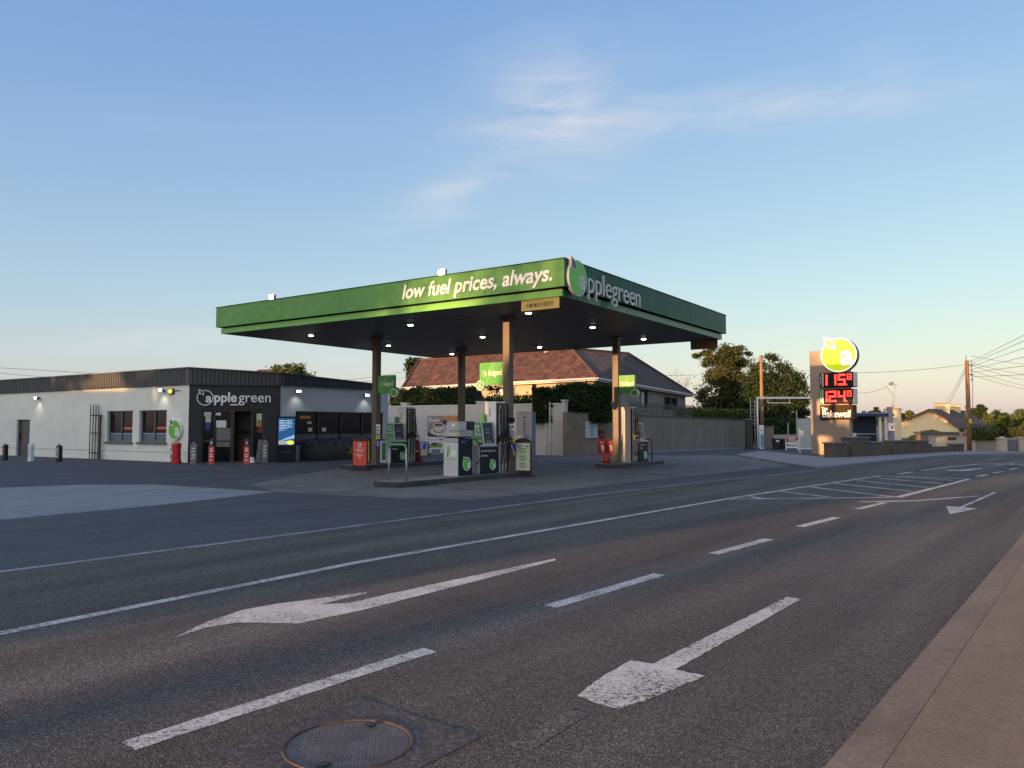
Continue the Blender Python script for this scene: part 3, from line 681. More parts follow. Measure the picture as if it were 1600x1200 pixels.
def text_panel(name, mats, parent): pass
def hose(mb, pts, r=.018, m=0):
    # smooth through points (Catmull-Rom)
    P = [Vector(p) for p in pts]; P = [P[0]*2-P[1]]+P+[P[-1]*2-P[-2]]; o = []
    for i in range(1, len(P)-2):
        for k in range(6):
            t = k/6; o.append(.5*((2*P[i])+(-P[i-1]+P[i+1])*t+(2*P[i-1]-5*P[i]+4*P[i+1]-P[i+2])*t*t+(-P[i-1]+3*P[i]-3*P[i+1]+P[i+2])*t**3))
    o.append(P[-2]); mb.tube(o, r, 6, m); return mb
def nozzle(mb, x, y, z, s=1, m=0, m2=1):
    mb.box(x-.02, x+.16*s if s > 0 else x+.02, y-.02, y+.02, z, z+.045, m) if s > 0 else mb.box(x-.16, x+.02, y-.02, y+.02, z, z+.045, m)
    mb.cyl((x, y, z+.05), (x-.02*s, y, z-.16), .017, .012, 8, m2)
def multi_pump(label, X, Y, base=.154, flip=False, name='fuel_pump'):
    """pump: low cabinet, tapered head whose end is a green advert, tall hose tower. local: -y end faces the viewer, +x is the customer side.  origin at the near right corner of the cabinet"""
    t = thing(name, label, 'fuel pump', K.W(X, Y, base), -34.4, 'fuel pumps under the canopy')
    sg = -1 if flip else 1                       # flip puts the hose tower at the near end
    yy = (lambda a, b: (a, b)) if not flip else (lambda a, b: (1.55-b, 1.55-a))
    W_ = .6
    a, b = yy(0, .95)
    MB().box(-W_, 0, a, b, 0, .86).build('cabinet', NAVY, t, bevel=.01)
    q = MB(); q.box(-W_-.01, .01, a-.012, b+.01, .86, .92); q.build('shelf', ALU, t, bevel=.008)
    if not flip:
        q = MB(); q.box(-W_-.004, -.24, -.03, -.002, .02, .86, 0); q.box(-.24, -.004, -.03, -.002, .02, .86, 1); q.box(-W_+.09, -.28, -.036, -.030, .12, .84, 2); q.build('end_panel', [WHITE, ALU, GREEN_TK], t)
    # head
    h0, h1 = yy(.22, .86); z0, z1 = .92, 1.66; i0, i1 = .02, .13
    q = MB(); q.hexa([(-W_+i0, h0, z0), (-i0, h0, z0), (-i0, h1, z0), (-W_+i0, h1, z0)], [(-W_+i1, h0, z1), (-i1, h0, z1), (-i1, h1, z1), (-W_+i1, h1, z1)])
    hd = q.build('head', ALU, t, bevel=.01)
    if not flip:
        q = MB(); y = h0-.004
        q.prism([(-W_+i0+.03, y, z0+.02), (-i0-.03, y, z0+.02), (-i1-.02, y, z1-.03), (-W_+i1+.02, y, z1-.03)], (0, -.004, 0), 0)
        q.add([(-W_+i0+.035, y-.0045, z0+.03), (-i0-.035, y-.0045, z0+.03), (-i0-.05, y-.0045, z0+.16), (-W_+i0+.06, y-.0045, z0+.1)], [(0, 1, 2, 3)], 2)
        c = -W_/2; q.text('SAVE', c, z1-.20, .10, .22, y-.006, .003, m=1, align='C', bold=.03); q.text('UP TO', c, z1-.33, .10, .26, y-.006, .003, m=1, align='C', bold=.03)
        q.text('4c A LITRE', c, z1-.46, .10, .40, y-.006, .003, m=1, align='C', bold=.03); q.box(c-.2, c+.2, y-.009, y-.006, z1-.51, z1-.50, 1)
        apple(q, c-.16, z0+.15, .035, y-.006, 1, 1, 1, depth=.002, letter=False, fill=False); q.text('fuelgood', c-.1, z0+.11, .07, .28, y-.006, .003, m=1)
        q.build('end_advert', [GREEN_P, WHITE, GREEN_P2], hd)
    # display on the sloping customer side
    def sl(y, f, o): return (-i0-(i1-i0)*f+o, y, z0+(z1-z0)*f)
    q = MB(); q.add([sl(h0+.06, .06, .004), sl(h1-.06, .06, .004), sl(h1-.06, .95, .004), sl(h0+.06, .95, .004)], [(0, 1, 2, 3)], 0)
    for f0, f1, m in ((.10, .2, 1), (.50, .56, 1), (.64, .70, 1), (.26, .40, 2)):
        q.add([sl(h0+.14, f0, .007), sl(h1-.2, f0, .007), sl(h1-.2, f1, .007), sl(h0+.14, f1, .007)], [(0, 1, 2, 3)], m)
    q.build('display', [DISPLAY, mat('lcd_grey', (.10, .12, .15), .3), BLACK], hd)
    # tower
    a, b = yy(.97, 1.55)
    q = MB(); q.box(-.52, -.08, a, b, 0, 2.33, 0); q.build('hose_tower', WHITE if not flip else mat('tower_white_shaded', (.47, .46, .44), .45, var=.05), t, bevel=.02)  # right-hand tower: its shade is put into a greyer white
    q = MB(); q.box(-.08, -.03, a+.02, b-.02, .04, 2.28); tw = q.build('hose_recess', BLACK, t)
    q = MB()
    for i in range(3):
        y = a+.12+i*(b-a-.24)/2; q.box(-.028, .0, y-.035, y+.035, .06, 1.0 if i else 2.2); q.box(-.028, -.01, y-.02, y+.02, 1.3, 2.2)
    q.build('channel', ALU, t)
    q = MB()
    for i in range(3):
        y = a+.1+i*(b-a-.2)/2; hose(q, [(-.02, y, 2.2), (.05, y+.01, 1.75), (.06, y-.01, 1.35), (.035, y, 1.18)]); hose(q, [(-.01, y+.04, 1.9), (.09, y+.05, 1.1), (.10, y+.03, .45), (.02, y, .3)])
        q.box(-.03, .05, y-.045, y+.045, 1.0, 1.22, 0); nozzle(q, .07, y, 1.1, 1, 0, 1)
    q.build('hose', [RUBBER, GALV], t)
    q = MB()
    if not flip:
        q.box(-.36, -.28, a-.006, a-.001, 1.82, 2.13, 0); q.box(-.335, -.305, a-.009, a-.006, 1.84, 2.11, 1); q.build('label', [WHITE, GREY_P], t)
        MB().box(-.62, -.44, .86, .90, 1.66, 1.92).build('card_sign', mat('dull_green', (.05, .2, .05), .6), t)
    # writing on the customer side: child frame turned 90 degrees
    e = bpy.data.objects.new('front_panel', None); C.objects.link(e); e.parent = t; e.location = (.001, 0, 0); e.rotation_euler = (0, 0, R(90))
    a, b = yy(0, .95)
    q = MB()
    if not flip: q.text('low fuel prices,', a+.06, .68, .10, .78, -.002, .003); q.text('always.', a+.06, .53, .10, .36, -.002, .003)
    else: q.text('low fuel prices,', a+.14, .68, .08, .6, -.002, .003); q.text('always.', a+.14, .55, .08, .3, -.002, .003)
    q.build('slogan', WHITE, e)
    apple(MB(), b-.26, .28, .17, -.002, 0, 1, 2, depth=.004).build('roundel', [WHITE, APPLE, APPLE_D], e)
    return t
def on_island(u, v, X, z=.154):
    """ground position (island frame y) where the ray through (u, v) crosses local x = X"""
    d = raydir(u, v); cc = K.loc(Vector((0, 0, 0))); dd = Vector((d.dot(K.x), d.dot(K.y), 0)); t = (X-cc.x)/dd.x
    return cc.y+dd.y*t
XP = IE-.28
y2 = on_island(758, 739, XP); yc = cols[2].y
multi_pump('middle fuel pump with a green savings advert, just left of the middle column', XP, min(y2, yc-1.72))
X3 = -11.02; y3 = on_island(611, 725, X3)
multi_pump('left fuel pump with a green savings advert, right of the left front column', X3, y3)
X4 = -3.02; y4 = on_island(988, 718, X4)
multi_pump('right fuel pump seen past its tall pale hose tower, right of the fire buckets', X4, y4, flip=True)
print('pumps', y2, yc, y3, cols[0].y, y4, cols[3].y)
# pump with the white end panel
y1 = on_island(716, 742, XP)
t = thing('fuel_pump', 'boxy fuel pump with a white end panel and a number 8', 'fuel pump', K.W(XP, y1, .154), -34.4, 'fuel pumps under the canopy')
MB().box(-.54, 0, .02, .72, 0, 1.14).build('cabinet', NAVY, t, bevel=.01)
q = MB(); q.box(-.55, -.01, -.03, .018, 0, 1.02, 0); q.box(-.55, -.01, -.025, .018, 1.03, 1.15, 1); ep = q.build('end_panel', [mat('end_panel_white', (.50, .52, .53), .4, var=.04), ALU], t, bevel=.006)
q = MB(); q.prism([(-.40, -.034, .92), (-.34, -.034, .93), (-.30, -.034, .86), (-.29, -.034, .74), (-.34, -.034, .70), (-.40, -.034, .66), (-.42, -.034, .78)], (0, -.003, 0), 0)
q.prism([(-.41, -.034, .66), (-.36, -.034, .69), (-.37, -.034, .60), (-.40, -.034, .57)], (0, -.003, 0), 1)
for i in range(14): pass
q.cyl((-.17, -.034, .70), (-.17, -.038, .70), .10, n=20, m=2); q.words(-.17, .72, .025, .08, -.0385, 3); q.words(-.17, .65, .05, .11, -.0385, 4, 2)
q.text('greener', -.28, .45, .09, .46, -.031, .003, m=4, align='C')
for i in range(6): q.box(-.49, -.07, -.033, -.031, .40-i*.052, .404-i*.052, 3)
q.build('end_print', [GREEN_P2, INK, WHITE, GREY_P, GREEN_P2], ep)
q = MB(); q.box(-.58, .06, -.03, .78, 1.20, 1.36); sh = q.build('number_shelf', mat('shelf_beige', (.36, .345, .33), .5), t, bevel=.006)
q = MB(); q.text('low fuel', -.42, 1.24, .07, .34, -.031, .003); q.build('lettering', WHITE, sh)
MB().box(-.5, -.04, .05, .68, 1.15, 1.20).build('neck', BLACK, t)
hd = MB().box(-.46, .0, 0, .40, 1.38, 1.66).build('head', ALU, t, bevel=.008)
MB().box(-.44, .02, .42, .78, 1.38, 1.67).build('display_unit', DISPLAY, t, bevel=.008)
q = MB(); n = 20
q.prism([(-.2+.06*math.cos(2*math.pi*i/n), -.003, 1.52+.085*math.sin(2*math.pi*i/n)) for i in range(n)], (0, -.003, 0), 0); q.prism([(-.2+.045*math.cos(2*math.pi*i/n), -.006, 1.49+.04*math.sin(2*math.pi*i/n)) for i in range(n)], (0, -.002, 0), 1)
q.build('badge', [WHITE, GREEN_P2], hd)
e = bpy.data.objects.new('front_panel', None); C.objects.link(e); e.parent = t; e.location = (.001, 0, 0); e.rotation_euler = (0, 0, R(90))
apple(MB(), .42, .36, .21, -.002, 0, 1, 2, depth=.004).build('roundel', [WHITE, APPLE, APPLE_D], e)
q = MB(); q.text('8', .72, 1.21, .14, .09, -.062, .003, m=0); q.box(.66, .80, -.061, -.06, 1.2, 1.36, 1); q.box(.12, .38, -.004, -.002, 1.0, 1.07, 2); q.box(.45, .66, -.022, -.02, 1.45, 1.6, 3); q.build('front_print', [WHITE, BLACK, BLUE_P, DISPLAY], e)
q = MB(); hose(q, [(-.5, .5, 1.0), (-.78, .4, .95), (-.86, .3, .5), (-.72, .25, .12), (-.55, .3, .05)], .02); hose(q, [(.02, .76, 1.15), (.14, .9, .9), (.12, .95, .5), (.03, .8, .3)], .018); nozzle(q, .1, .9, .95, 1, 0, 1); q.build('hose', [RUBBER, GALV], t)

# ---------------------------------------------------------------- barriers, sign stand, fire equipment
def hoop(label, P, yaw, w_=.62, hh=1.0, green=True):
    t = thing('hoop_barrier', label, 'barrier', P, yaw)
    for s in (-1, 1): MB().cyl((s*w_/2, 0, 0), (s*w_/2*.93, 0, hh-.1), .028, n=10).build('leg', GALV if green else FRAME, t, smooth=True)
    q = MB(); hose(q, [(-w_/2*.93, 0, hh-.1), (-w_/2*.8, 0, hh-.015), (-w_/4, 0, hh), (w_/4, 0, hh), (w_/2*.8, 0, hh-.015), (w_/2*.93, 0, hh-.1)], .034 if green else .028); q.build('top_rail', mat('rail_green', (.06, .30, .10), .45) if green else FRAME, t, smooth=True)
P = K.W(IE-.52, on_island(621, 750, IE-.52), .154)
hoop('galvanised hoop barrier with a green top at the left end of the near island', P, -34.4, .68)
P = K.W(-3.2, on_island(1011, 718, -3.2), .154)
hoop('dark hoop barrier at the right end of the right island', P, 20, .5, .95, False)
# sign stand on the near island end
def arch_stand(name, label, P, yaw, w_, h_, board, prt, base=True):
    t = thing(name, label, 'sign', P, yaw)
    q = MB(); w2 = w_/2; pts = [(-w2, 0, .12), (w2, 0, .12), (w2, 0, h_*.88)]
    for i in range(1, 8): a = math.pi*i/8; pts.append((w2*math.cos(a), 0, h_*.88+h_*.12*math.sin(a)))
    pts.append((-w2, 0, h_*.88)); q.prism(pts, (0, .06, 0)); q.build('panel_frame', BLACK, t, bevel=.006)
    q = MB(); q.box(-w2-.05, w2+.05, -.16, .22, 0, .07); q.box(-w2, w2, -.02, .08, .07, .12); q.build('foot', RUBBER, t, bevel=.015)
    MB().box(-w2+.045, w2-.045, -.006, -.001, .2, h_*.87).build('poster', board, t)
    return t
P = K.W(IE-.45, 0, 0); yy_ = on_island(817, 741, IE-.5)
P = G(817, 744.5, 0.0)
t = arch_stand('poster_stand', 'black arched stand with a pale poster of three green boxes', P, -22, .60, 1.28, CREAM_P, None)
q = MB()
for i, z in enumerate((.80, .55, .30)): q.box(-.11, .11, -.010, -.0065, z, z+.15, 0); q.prism([(-.05, -.0065, z), (.05, -.0065, z), (0, -.0065, z-.05)], (0, -.003, 0), 1); q.box(-.08, .08, -.012, -.0105, z+.05, z+.09, 2)
q.words(-.09, 1.02, .03, .22, -.0065, 3, 2); q.words(-.13, .965, .03, .14, -.0065, 3, 1); q.prism([(.16+.055*math.cos(a*.5236), -.0065, 1.0+.025*math.sin(a*.5236)) for a in range(12)], (0, -.002, 0), 3)
q.build('print', [GREEN_P2, LBLUE, CREAM_P, INK], t)
# column stickers
for ci, s in ((0, 1), (2, 1)):
    c = cols[ci]; x = c.x+.13+.002
    t = thing('notice_strip', ('strip of small notices on the right side of the left front column' if ci == 0 else 'strip of small notices low on the middle column'), 'notice', K.W(c.x+.135, c.y-.135, 0), -34.4)
    q = MB(); x0, x1 = .0, .22
    for z0, z1, m in ((1.55, 1.75, 0), (1.36, 1.53, 1), (1.16, 1.32, 2), (.86, 1.10, 3), (1.8, 1.95, 4)): q.box(x0, x1, 0, .012, z0, z1, m)
    q.build('card', [WHITE, LBLUE, YEL, BLUE_P, BLACK], t)
    q = MB(); q.box(.03, .08, -.003, -.001, 1.58, 1.68, 0); q.box(.11, .18, -.003, -.001, 1.62, 1.69, 0); q.ell((.11, -.001, 1.24), (.04, .003, .05), 8, 6, m=0); q.ell((.10, -.001, 1.05), (.016, .003, .018), 8, 6, m=1); q.box(.09, .11, -.003, -.001, .97, 1.03, 1); q.box(.11, .15, -.003, -.001, .97, .985, 1); q.box(.14, .16, -.003, -.001, .92, .97, 1); q.box(.05, .17, -.003, -.001, .885, .895, 1); q.build('pictogram', [BLACK, WHITE], t)
# red covered trolley behind left pump
def Sz(px, P): return px*P.y/F
P = G(651, 727); w2 = Sz(12, P)/2; hh = Sz(40, P)
t = thing('covered_extinguisher', 'dark red covered wheeled extinguisher right of the left pump', 'fire extinguisher', P, 0)
q = MB(); pr = [(0, .18), (w2*.95, .2), (w2, .6*hh), (w2*.95, .85*hh), (w2*.5, .98*hh), (0, hh)]
for a0 in range(14):
    pass
def lathe(mb, pr, n=16, m=0, cx=0, cy=0):
    vs = [(cx+r*math.cos(2*math.pi*j/n), cy+r*math.sin(2*math.pi*j/n), z) for (r, z) in pr for j in range(n)]
    return mb.add(vs, [(i*n+j, i*n+(j+1) % n, (i+1)*n+(j+1) % n, (i+1)*n+j) for i in range(len(pr)-1) for j in range(n)], m)
lathe(MB(), pr).build('cover', RED_D, t, smooth=True)
q = MB(); q.box(-.04, .10, -w2-.02, -w2+.05, .52*hh, .58*hh); q.build('label', WHITE, t)
for s in (-1, 1): MB().cyl((s*.14, -.03, .14), (s*.14, .03, .14), .14, n=16).build('wheel', RUBBER, t)
q = MB(); hose(q, [(-.05, 0, hh), (-.02, 0, hh+.14), (.1, 0, hh+.12), (.12, 0, hh-.05)], .014); q.build('handle', BLACK, t)
# red fire point stand at the right island
P = G(949, 729)
t = thing('fire_bucket_stand', 'red fire point stand with two red cones above a red bucket, by the right column', 'fire point', P, -8)
q = MB(); Wd = .86
q.box(-.45, .45, -.2, .25, .03, .10, 0); q.build('base_tray', BLACK, t)
q = MB(); hose(q, [(.42, .1, .1), (.42, .1, 1.22), (.35, .1, 1.30), (-.22, .1, 1.30), (-.32, .1, 1.22), (-.34, .1, 1.02)], .025); q.cyl((-.3, .1, .1), (-.32, .1, 1.1), .02); q.build('frame', RED, t)
MB().box(-.38, .40, .07, .11, .55, 1.12).build('back_panel', RED_D, t)
for i, x in enumerate((-.21, .14)):
    q = MB(); q.add([(x-.19, -.08, 1.12), (x+.16, -.08, 1.12), (x+.15, .06, 1.12), (x-.19, .06, 1.12), (x-.04, -.05, .48), (x+.13, -.05, .48), (x+.13, .04, .48), (x-.04, .04, .48)], [(0, 1, 2, 3), (0, 4, 5, 1), (1, 5, 6, 2), (2, 6, 7, 3), (3, 7, 4, 0), (4, 7, 6, 5)])
    b_ = q.build('sand_scoop', RED, t, bevel=.01)
    q = MB(); q.words(x, .98, .06, .15, -.082, 0, 1); q.prism([(x-.05, -.083, .90), (x+.02, -.083, .92), (x+.08, -.08, .82), (x+.06, -.08, .64), (x+.0, -.08, .66), (x-.03, -.08, .8)], (0, -.003, 0)); q.build('print', WHITE, b_)
q = MB(); lathe(q, [(.001, .12), (.13, .12), (.18, .40), (.175, .40), (.12, .14), (.001, .14)], 18, cx=-.04, cy=-.02); bk = q.build('bucket', RED, t, smooth=True)
q = MB(); hose(q, [(-.21, -.02, .38), (-.14, -.14, .36), (-.02, -.18, .33), (.08, -.13, .36), (.13, -.02, .38)], .008); q.build('handle', GALV, bk)
# posters and boards against the white yard wall, kiosk, etc. (wall frame below)
def tf(mb, fr, org=Vector((0, 0, 0))):
    mb.v = [tuple(fr.W(*v)-org) for v in mb.v]; return mb
# ---------------------------------------------------------------- shop building
O1 = Vector((-14.96, 35.68, 0)); O2 = Vector((-11.0, 36.62, 0))
FL = Fr(O1.x, O1.y, -32.8); FE = Fr(O1.x, O1.y, math.degrees(math.atan2(O2.y-O1.y, O2.x-O1.x))); FRt = Fr(O2.x, O2.y, 52.0)
LE = (O2-O1).length
shop = thing('shop_building', 'low white petrol station shop with charcoal entrance and ribbed grey parapet', 'building', O1)
def wall_open(x0, x1, z0, z1, ops, th=.3, m=0):
    """front wall panel with rectangular openings, as boxes butted end to end"""
    q = MB(); xs = sorted(set([x0, x1]+[o[0] for o in ops]+[o[1] for o in ops]))
    for a, b in zip(xs, xs[1:]):
        zz = z0
        for o in sorted([o for o in ops if o[0] <= a+1e-4 and o[1] >= b-1e-4], key=lambda o: o[2]):
            if o[2] > zz+1e-4: q.box(a, b, 0, th, zz, o[2], m)
            zz = o[3]
        if z1 > zz: q.box(a, b, 0, th, zz, z1, m)
    return q
WH = 3.62
dr = FL.rect(25.5, 655.6, 46, 715); dr = (dr[0], dr[1], -.3, dr[3])
w1 = FL.rect(167, 642, 207, 690.5); w2_ = FL.rect(217.5, 641, 260, 691)
tf(wall_open(-26, 0, -.3, WH, [dr, w1, w2_]), FL, O1).build('wall', WALL_W, shop)
eo = FE.rect(315, 639, 412, 717); eo = (eo[0], eo[1], -.3, eo[3])
o_ = tf(wall_open(.0, LE, -.3, WH-.002, [eo]), FE, O1).build('entrance_wall', WALL_D, shop); o_['label'] = 'charcoal wall around the shop entrance'
ro = FRt.rect(461.6, 642.5, 600, 692); ro = (ro[0], 6.55, .75, FRt.hit(500, 643)[1])
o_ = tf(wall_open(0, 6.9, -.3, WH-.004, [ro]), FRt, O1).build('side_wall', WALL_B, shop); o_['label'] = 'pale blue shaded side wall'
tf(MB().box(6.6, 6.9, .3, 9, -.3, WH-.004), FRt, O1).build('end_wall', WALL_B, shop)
# ribbed parapet
def ribs(fr, x0, x1, zb, zt0, zt1, pitch, y0=-.06, org=O1):
    q = MB(); n = int((x1-x0)/pitch); vs = []; fs = []
    prof = ((0, -.0), (.45, -.0), (.58, -.045), (.87, -.045)); pts = []
    for i in range(n):
        for f, y in prof: pts.append((x0+(i+f)*pitch, y0+y))
    pts.append((x1, y0))
    for (x, y) in pts:
        zt = zt0+(zt1-zt0)*(x-x0)/(x1-x0); vs += [(x, y, zb), (x, y, zt)]
    q.add(vs, [(2*i, 2*i+2, 2*i+3, 2*i+1) for i in range(len(pts)-1)])
    q.add([(x0, y0, zb), (x1, y0, zb), (x1, .1, zb), (x0, .1, zb)], [(0, 3, 2, 1)])
    q.hexa([(x0, y0-.08, zt0), (x1, y0-.08, zt1), (x1, y0+.2, zt1), (x0, y0+.2, zt0)], [(x0, y0-.08, zt0+.06), (x1, y0-.08, zt1+.06), (x1, y0+.2, zt1+.06), (x0, y0+.2, zt0+.06)])
    return tf(q, fr, org)
ribs(FL, -26, .03, WH-.02, 4.36, 4.36, .16).build('parapet', CLAD, shop)
o_ = ribs(FE, -.03, LE+.03, WH-.02, 4.36, 4.17, .19).build('parapet', CLAD_D if False else mat('parapet_charcoal', (.055, .058, .065), .55, var=.1), shop)
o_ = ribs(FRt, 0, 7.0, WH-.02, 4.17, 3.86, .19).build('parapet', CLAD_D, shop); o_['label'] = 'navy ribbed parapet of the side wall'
rf = [FL.W(-26, .2), FL.W(0, .2), FE.W(LE, .2), FRt.W(6.9, .2), FRt.W(6.9, 14), FL.W(-26, 12)]
MB().prism([p-O1+Vector((0, 0, 3.55)) for p in rf], (0, 0, .1)).build('roof', ROOFF, shop)
# left facade: door and windows
q = MB(); x0, x1, z0, z1 = dr; q.box(x0, x1, .16, .2, -.3, z1)
dd = tf(q, FL, O1).build('door', mat('door_grey', (.055, .06, .065), .4, var=.3, vscale=2), shop)
tf(MB().box(x0+.1, x0+.16, .08, .16, .9, 1.25), FL, O1).build('handle', BLACK, dd)
tf(MB().box(x0-.001, x0+.06, .1, .159, 0, z1).box(x1-.06, x1+.001, .1, .159, 0, z1), FL, O1).build('door_frame', FRAME_G, shop)
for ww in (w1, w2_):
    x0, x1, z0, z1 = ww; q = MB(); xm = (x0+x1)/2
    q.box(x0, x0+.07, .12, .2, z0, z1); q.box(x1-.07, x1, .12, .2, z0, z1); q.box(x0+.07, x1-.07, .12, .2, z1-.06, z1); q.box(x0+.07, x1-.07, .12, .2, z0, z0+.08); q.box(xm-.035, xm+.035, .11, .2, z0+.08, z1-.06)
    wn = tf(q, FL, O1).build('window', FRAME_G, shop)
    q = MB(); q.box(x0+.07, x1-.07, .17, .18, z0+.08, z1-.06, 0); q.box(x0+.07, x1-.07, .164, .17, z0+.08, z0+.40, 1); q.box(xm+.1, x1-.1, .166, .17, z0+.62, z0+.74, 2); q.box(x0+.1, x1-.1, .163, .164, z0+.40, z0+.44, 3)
    tf(q, FL, O1).build('pane', [GLASS, GLASS_W, mat('pane_warm_light', (.35, .07, .03), .5, emit=(.5, .09, .03), es=.12) if 'pane_warm_light' not in MATS else MATS['pane_warm_light'], LBLUE], wn)  # red patch: warm light in the glass, painted on as a weak glow
    tf(MB().box(x0-.12, x1+.08, -.1, .11, z0-.08, z0), FL, O1).build('sill', SILL, wn)
tf(MB().box(-26, -.002, -.012, 0, .44, .455), FL, O1).build('plinth_line', SILL, shop)
# entrance: recess with glass doors
x0, x1, z0, z1 = eo; q = MB(); L_ = x1-x0
q.box(x0, x0+.06, .12, .3, 0, z1); q.box(x1-.06, x1, .12, .3, 0, z1); q.box(x0+.06, x1-.06, .12, .3, z1-.1, z1)
for f in (.20, .47, .50, .80): q.box(x0+L_*f-.03, x0+L_*f+.03, .12, .22, 0, z1-.1)
q.box(x0+.06, x0+L_*.2-.03, .13, .2, .95, 1.02); q.box(x0+L_*.2+.03, x0+L_*.47-.03, .13, .2, .95, 1.02)
tf(q, FE, O1).build('entrance_frame', FRAME, shop)
q = MB(); q.box(x0+.06, x0+L_*.5, .16, .17, 0, z1-.1); q.box(x0+L_*.8, x1-.06, .16, .17, 0, z1-.1); gl = tf(q, FE, O1).build('glass_door', GLASS, shop)
q = MB()
for u0, v0, u1, v1, m in ((321, 647, 329.5, 660, 0), (321.5, 661, 328, 671.5, 1), (338, 657, 353.5, 668, 2), (338, 669, 360, 698, 3), (318, 644, 330, 650, 2), (337, 645, 345, 649, 2)):
    a = FE.rect(u0, v0, u1, v1, .15); q.box(a[0], a[1], .145, .16-.004, a[2], a[3], m)
for u0, v0, u1, v1, m in ((401, 646, 409, 666, 0), (401.5, 656, 408.5, 665.5, 4), (402, 667, 411, 676, 5)):
    a = FE.rect(u0, v0, u1, v1, .15); q.box(a[0], a[1], .14-(.004 if m == 4 else 0), .156-(.02 if m == 4 else 0), a[2], a[3], m)
tf(q, FE, O1).build('door_poster', [CREAM_P, BLUE_P, WHITE, GREY_P, YEL, RED_D], gl)
q = MB(); q.box(x0+.02, x1-.02, 1.6, 1.7, 0, z1-.05, 0); q.box(x0+L_*.55, x0+L_*.72, 1.2, 1.5, 0, 1.0, 1); q.box(x0+L_*.5, x0+L_*.8, 1.4, 1.55, 1.35, 1.5, 2)
tf(q, FE, O1).build('interior', [BLACK, RED_D, mat('shelf_brown', (.08, .03, .02), .8)], shop)
q = MB(); q.box(x0, x1, -.02, 1.6, -.05, .01); tf(q, FE, O1).build('threshold', SILL, shop)
# lettering over the entrance
q = MB()
lx0, lz = FE.hit(309, 635, -.05); lx1, lzt = FE.hit(333, 611, -.05)
cz = FE.hit(321, 621.5, -.06)[1]; r = (FE.hit(333.5, 621, -.06)[0]-FE.hit(307.5, 621, -.06)[0])/2; cxx = (FE.hit(333.5, 621, -.06)[0]+FE.hit(307.5, 621, -.06)[0])/2
apple(q, cxx, cz, r, -.01, 0, 0, 0, depth=.06, fill=False)
a = FE.hit(334.5, 625, -.05)[0]; b = FE.hit(423, 625, -.05)[0]; zb = FE.hit(380, 633.5, -.05)[1]; zt = FE.hit(360, 613, -.05)[1]
q.text('pple', a, zb, zt-zb, (b-a)*.40, -.01, .05, bold=.028, res=4); zg = FE.hit(400, 618, -.05)[1]
q.text('green', a+(b-a)*.425, zb, zg-zb, (b-a)*.575, -.01, .05, bold=.006, res=4)
q.box(a+(b-a)*.28, a+(b-a)*.42, -.05, -.01, zb-.09+.09, zb+.06+.0)
o_ = tf(q, FE, O1).build('name_lettering', WHITE_T, shop)
# side facade glazing
x0, x1, z0, z1 = ro; q = MB(); q.box(x0, x1, .16, .17, z0, z1, 0); q.box(x0, x1, .15, .16, z0, z0+.55, 1)
q.box(x0+.35, x0+1.0, .14, .15, z1-.36, z1-.22, 2); q.box(x0+.8, x0+1.05, .14, .149, z1-.62, z1-.5, 3); q.box(x0+.85, x0+1.1, .141, .15, z1-1.0, z1-.8, 3); q.box(x0+1.7, x0+1.95, .141, .15, z1-1.0, z1-.8, 3)  # orange strip is a warm reflection painted onto the pane
gw = tf(q, FRt, O1).build('shop_window', [GLASS, mat('frosted_dark', (.05, .065, .08), .3), ORANGE_P, CREAM_P], shop)
q = MB()
for f in (0, .25, .5, .75, 1): xx = x0+(x1-x0)*f; q.box(max(x0, xx-.03), min(x1, xx+.03), .08, .14, z0, z1)
q.box(x0, x1, .07, .139, z1-.05, z1); tf(q, FRt, O1).build('mullion', FRAME, gw)
q = MB(); q.cyl((.2, -.05, 2.35), (.2, -.02, 2.35), .05); 
# apple roundel on the white wall
a = FL.hit(261, 671, -.1)[0]; b = FL.hit(286.5, 671, -.1)[0]; zt = FL.hit(274, 655.5, -.1)[1]; zb = FL.hit(274, 687.5, -.1)[1]
t = thing('wall_roundel', 'green round apple sign on the white wall beside the shop corner', 'sign', FL.W((a+b)/2, 0, 0), FL.yaw)
apple(MB(), 0, (zt+zb)/2, (zt-zb)/2*1.0, -.02, 0, 1, 2, depth=.12).build('roundel', [WHITE, APPLE, APPLE_D], t)
# wall lamps on the shop
l0 = None
for fr, (u, v), lb in ((FL, (58, 622), 'lit wall lamp on the white wall, above the grey side door'), (FL, (253, 610), 'lit wall lamp on the white wall beside the amber lamp near the corner'),
                       (FRt, (465, 612), 'lit wall lamp on the pale blue wall, nearer the entrance'), (FRt, (572, 618), 'lit wall lamp on the pale blue wall, beside the left canopy column')):
    x, z = fr.hit(u, v, -.15); P = fr.W(x, 0, z)
    if l0 is None:
        l0 = thing('wall_lamp', lb, 'wall lamp', P, fr.yaw, 'lit lamps on the shop walls')
        q = MB(); q.box(-.04, .04, -.12, 0, -.03, .05); q.hexa([(-.13, -.24, -.05), (.13, -.24, -.05), (.13, -.12, -.08), (-.13, -.12, -.08)], [(-.13, -.24, .07), (.13, -.24, .07), (.13, -.12, .05), (-.13, -.12, .05)]); q.build('housing', FRAME_G, l0)
        MB().box(-.11, .11, -.25, -.242, -.035, .055).build('lens', LAMP_H, l0)
    else: dup(l0, P, fr.yaw, lb)
    # the lamp really lights the wall a little
    ld = bpy.data.lights.new('lamp_glow', 'SPOT'); ld.energy = 6; ld.color = (1, .93, .8); ld.spot_size = R(95); ld.spot_blend = .8; ld.shadow_soft_size = .08
    lo = bpy.data.objects.new('lamp_glow', ld); C.objects.link(lo); lo.location = fr.W(x, -.32, z-.06); lo.rotation_euler = (R(18), 0, R(fr.yaw)); tag(lo, kind='structure')
x, z = FL.hit(266, 611.5, -.1)
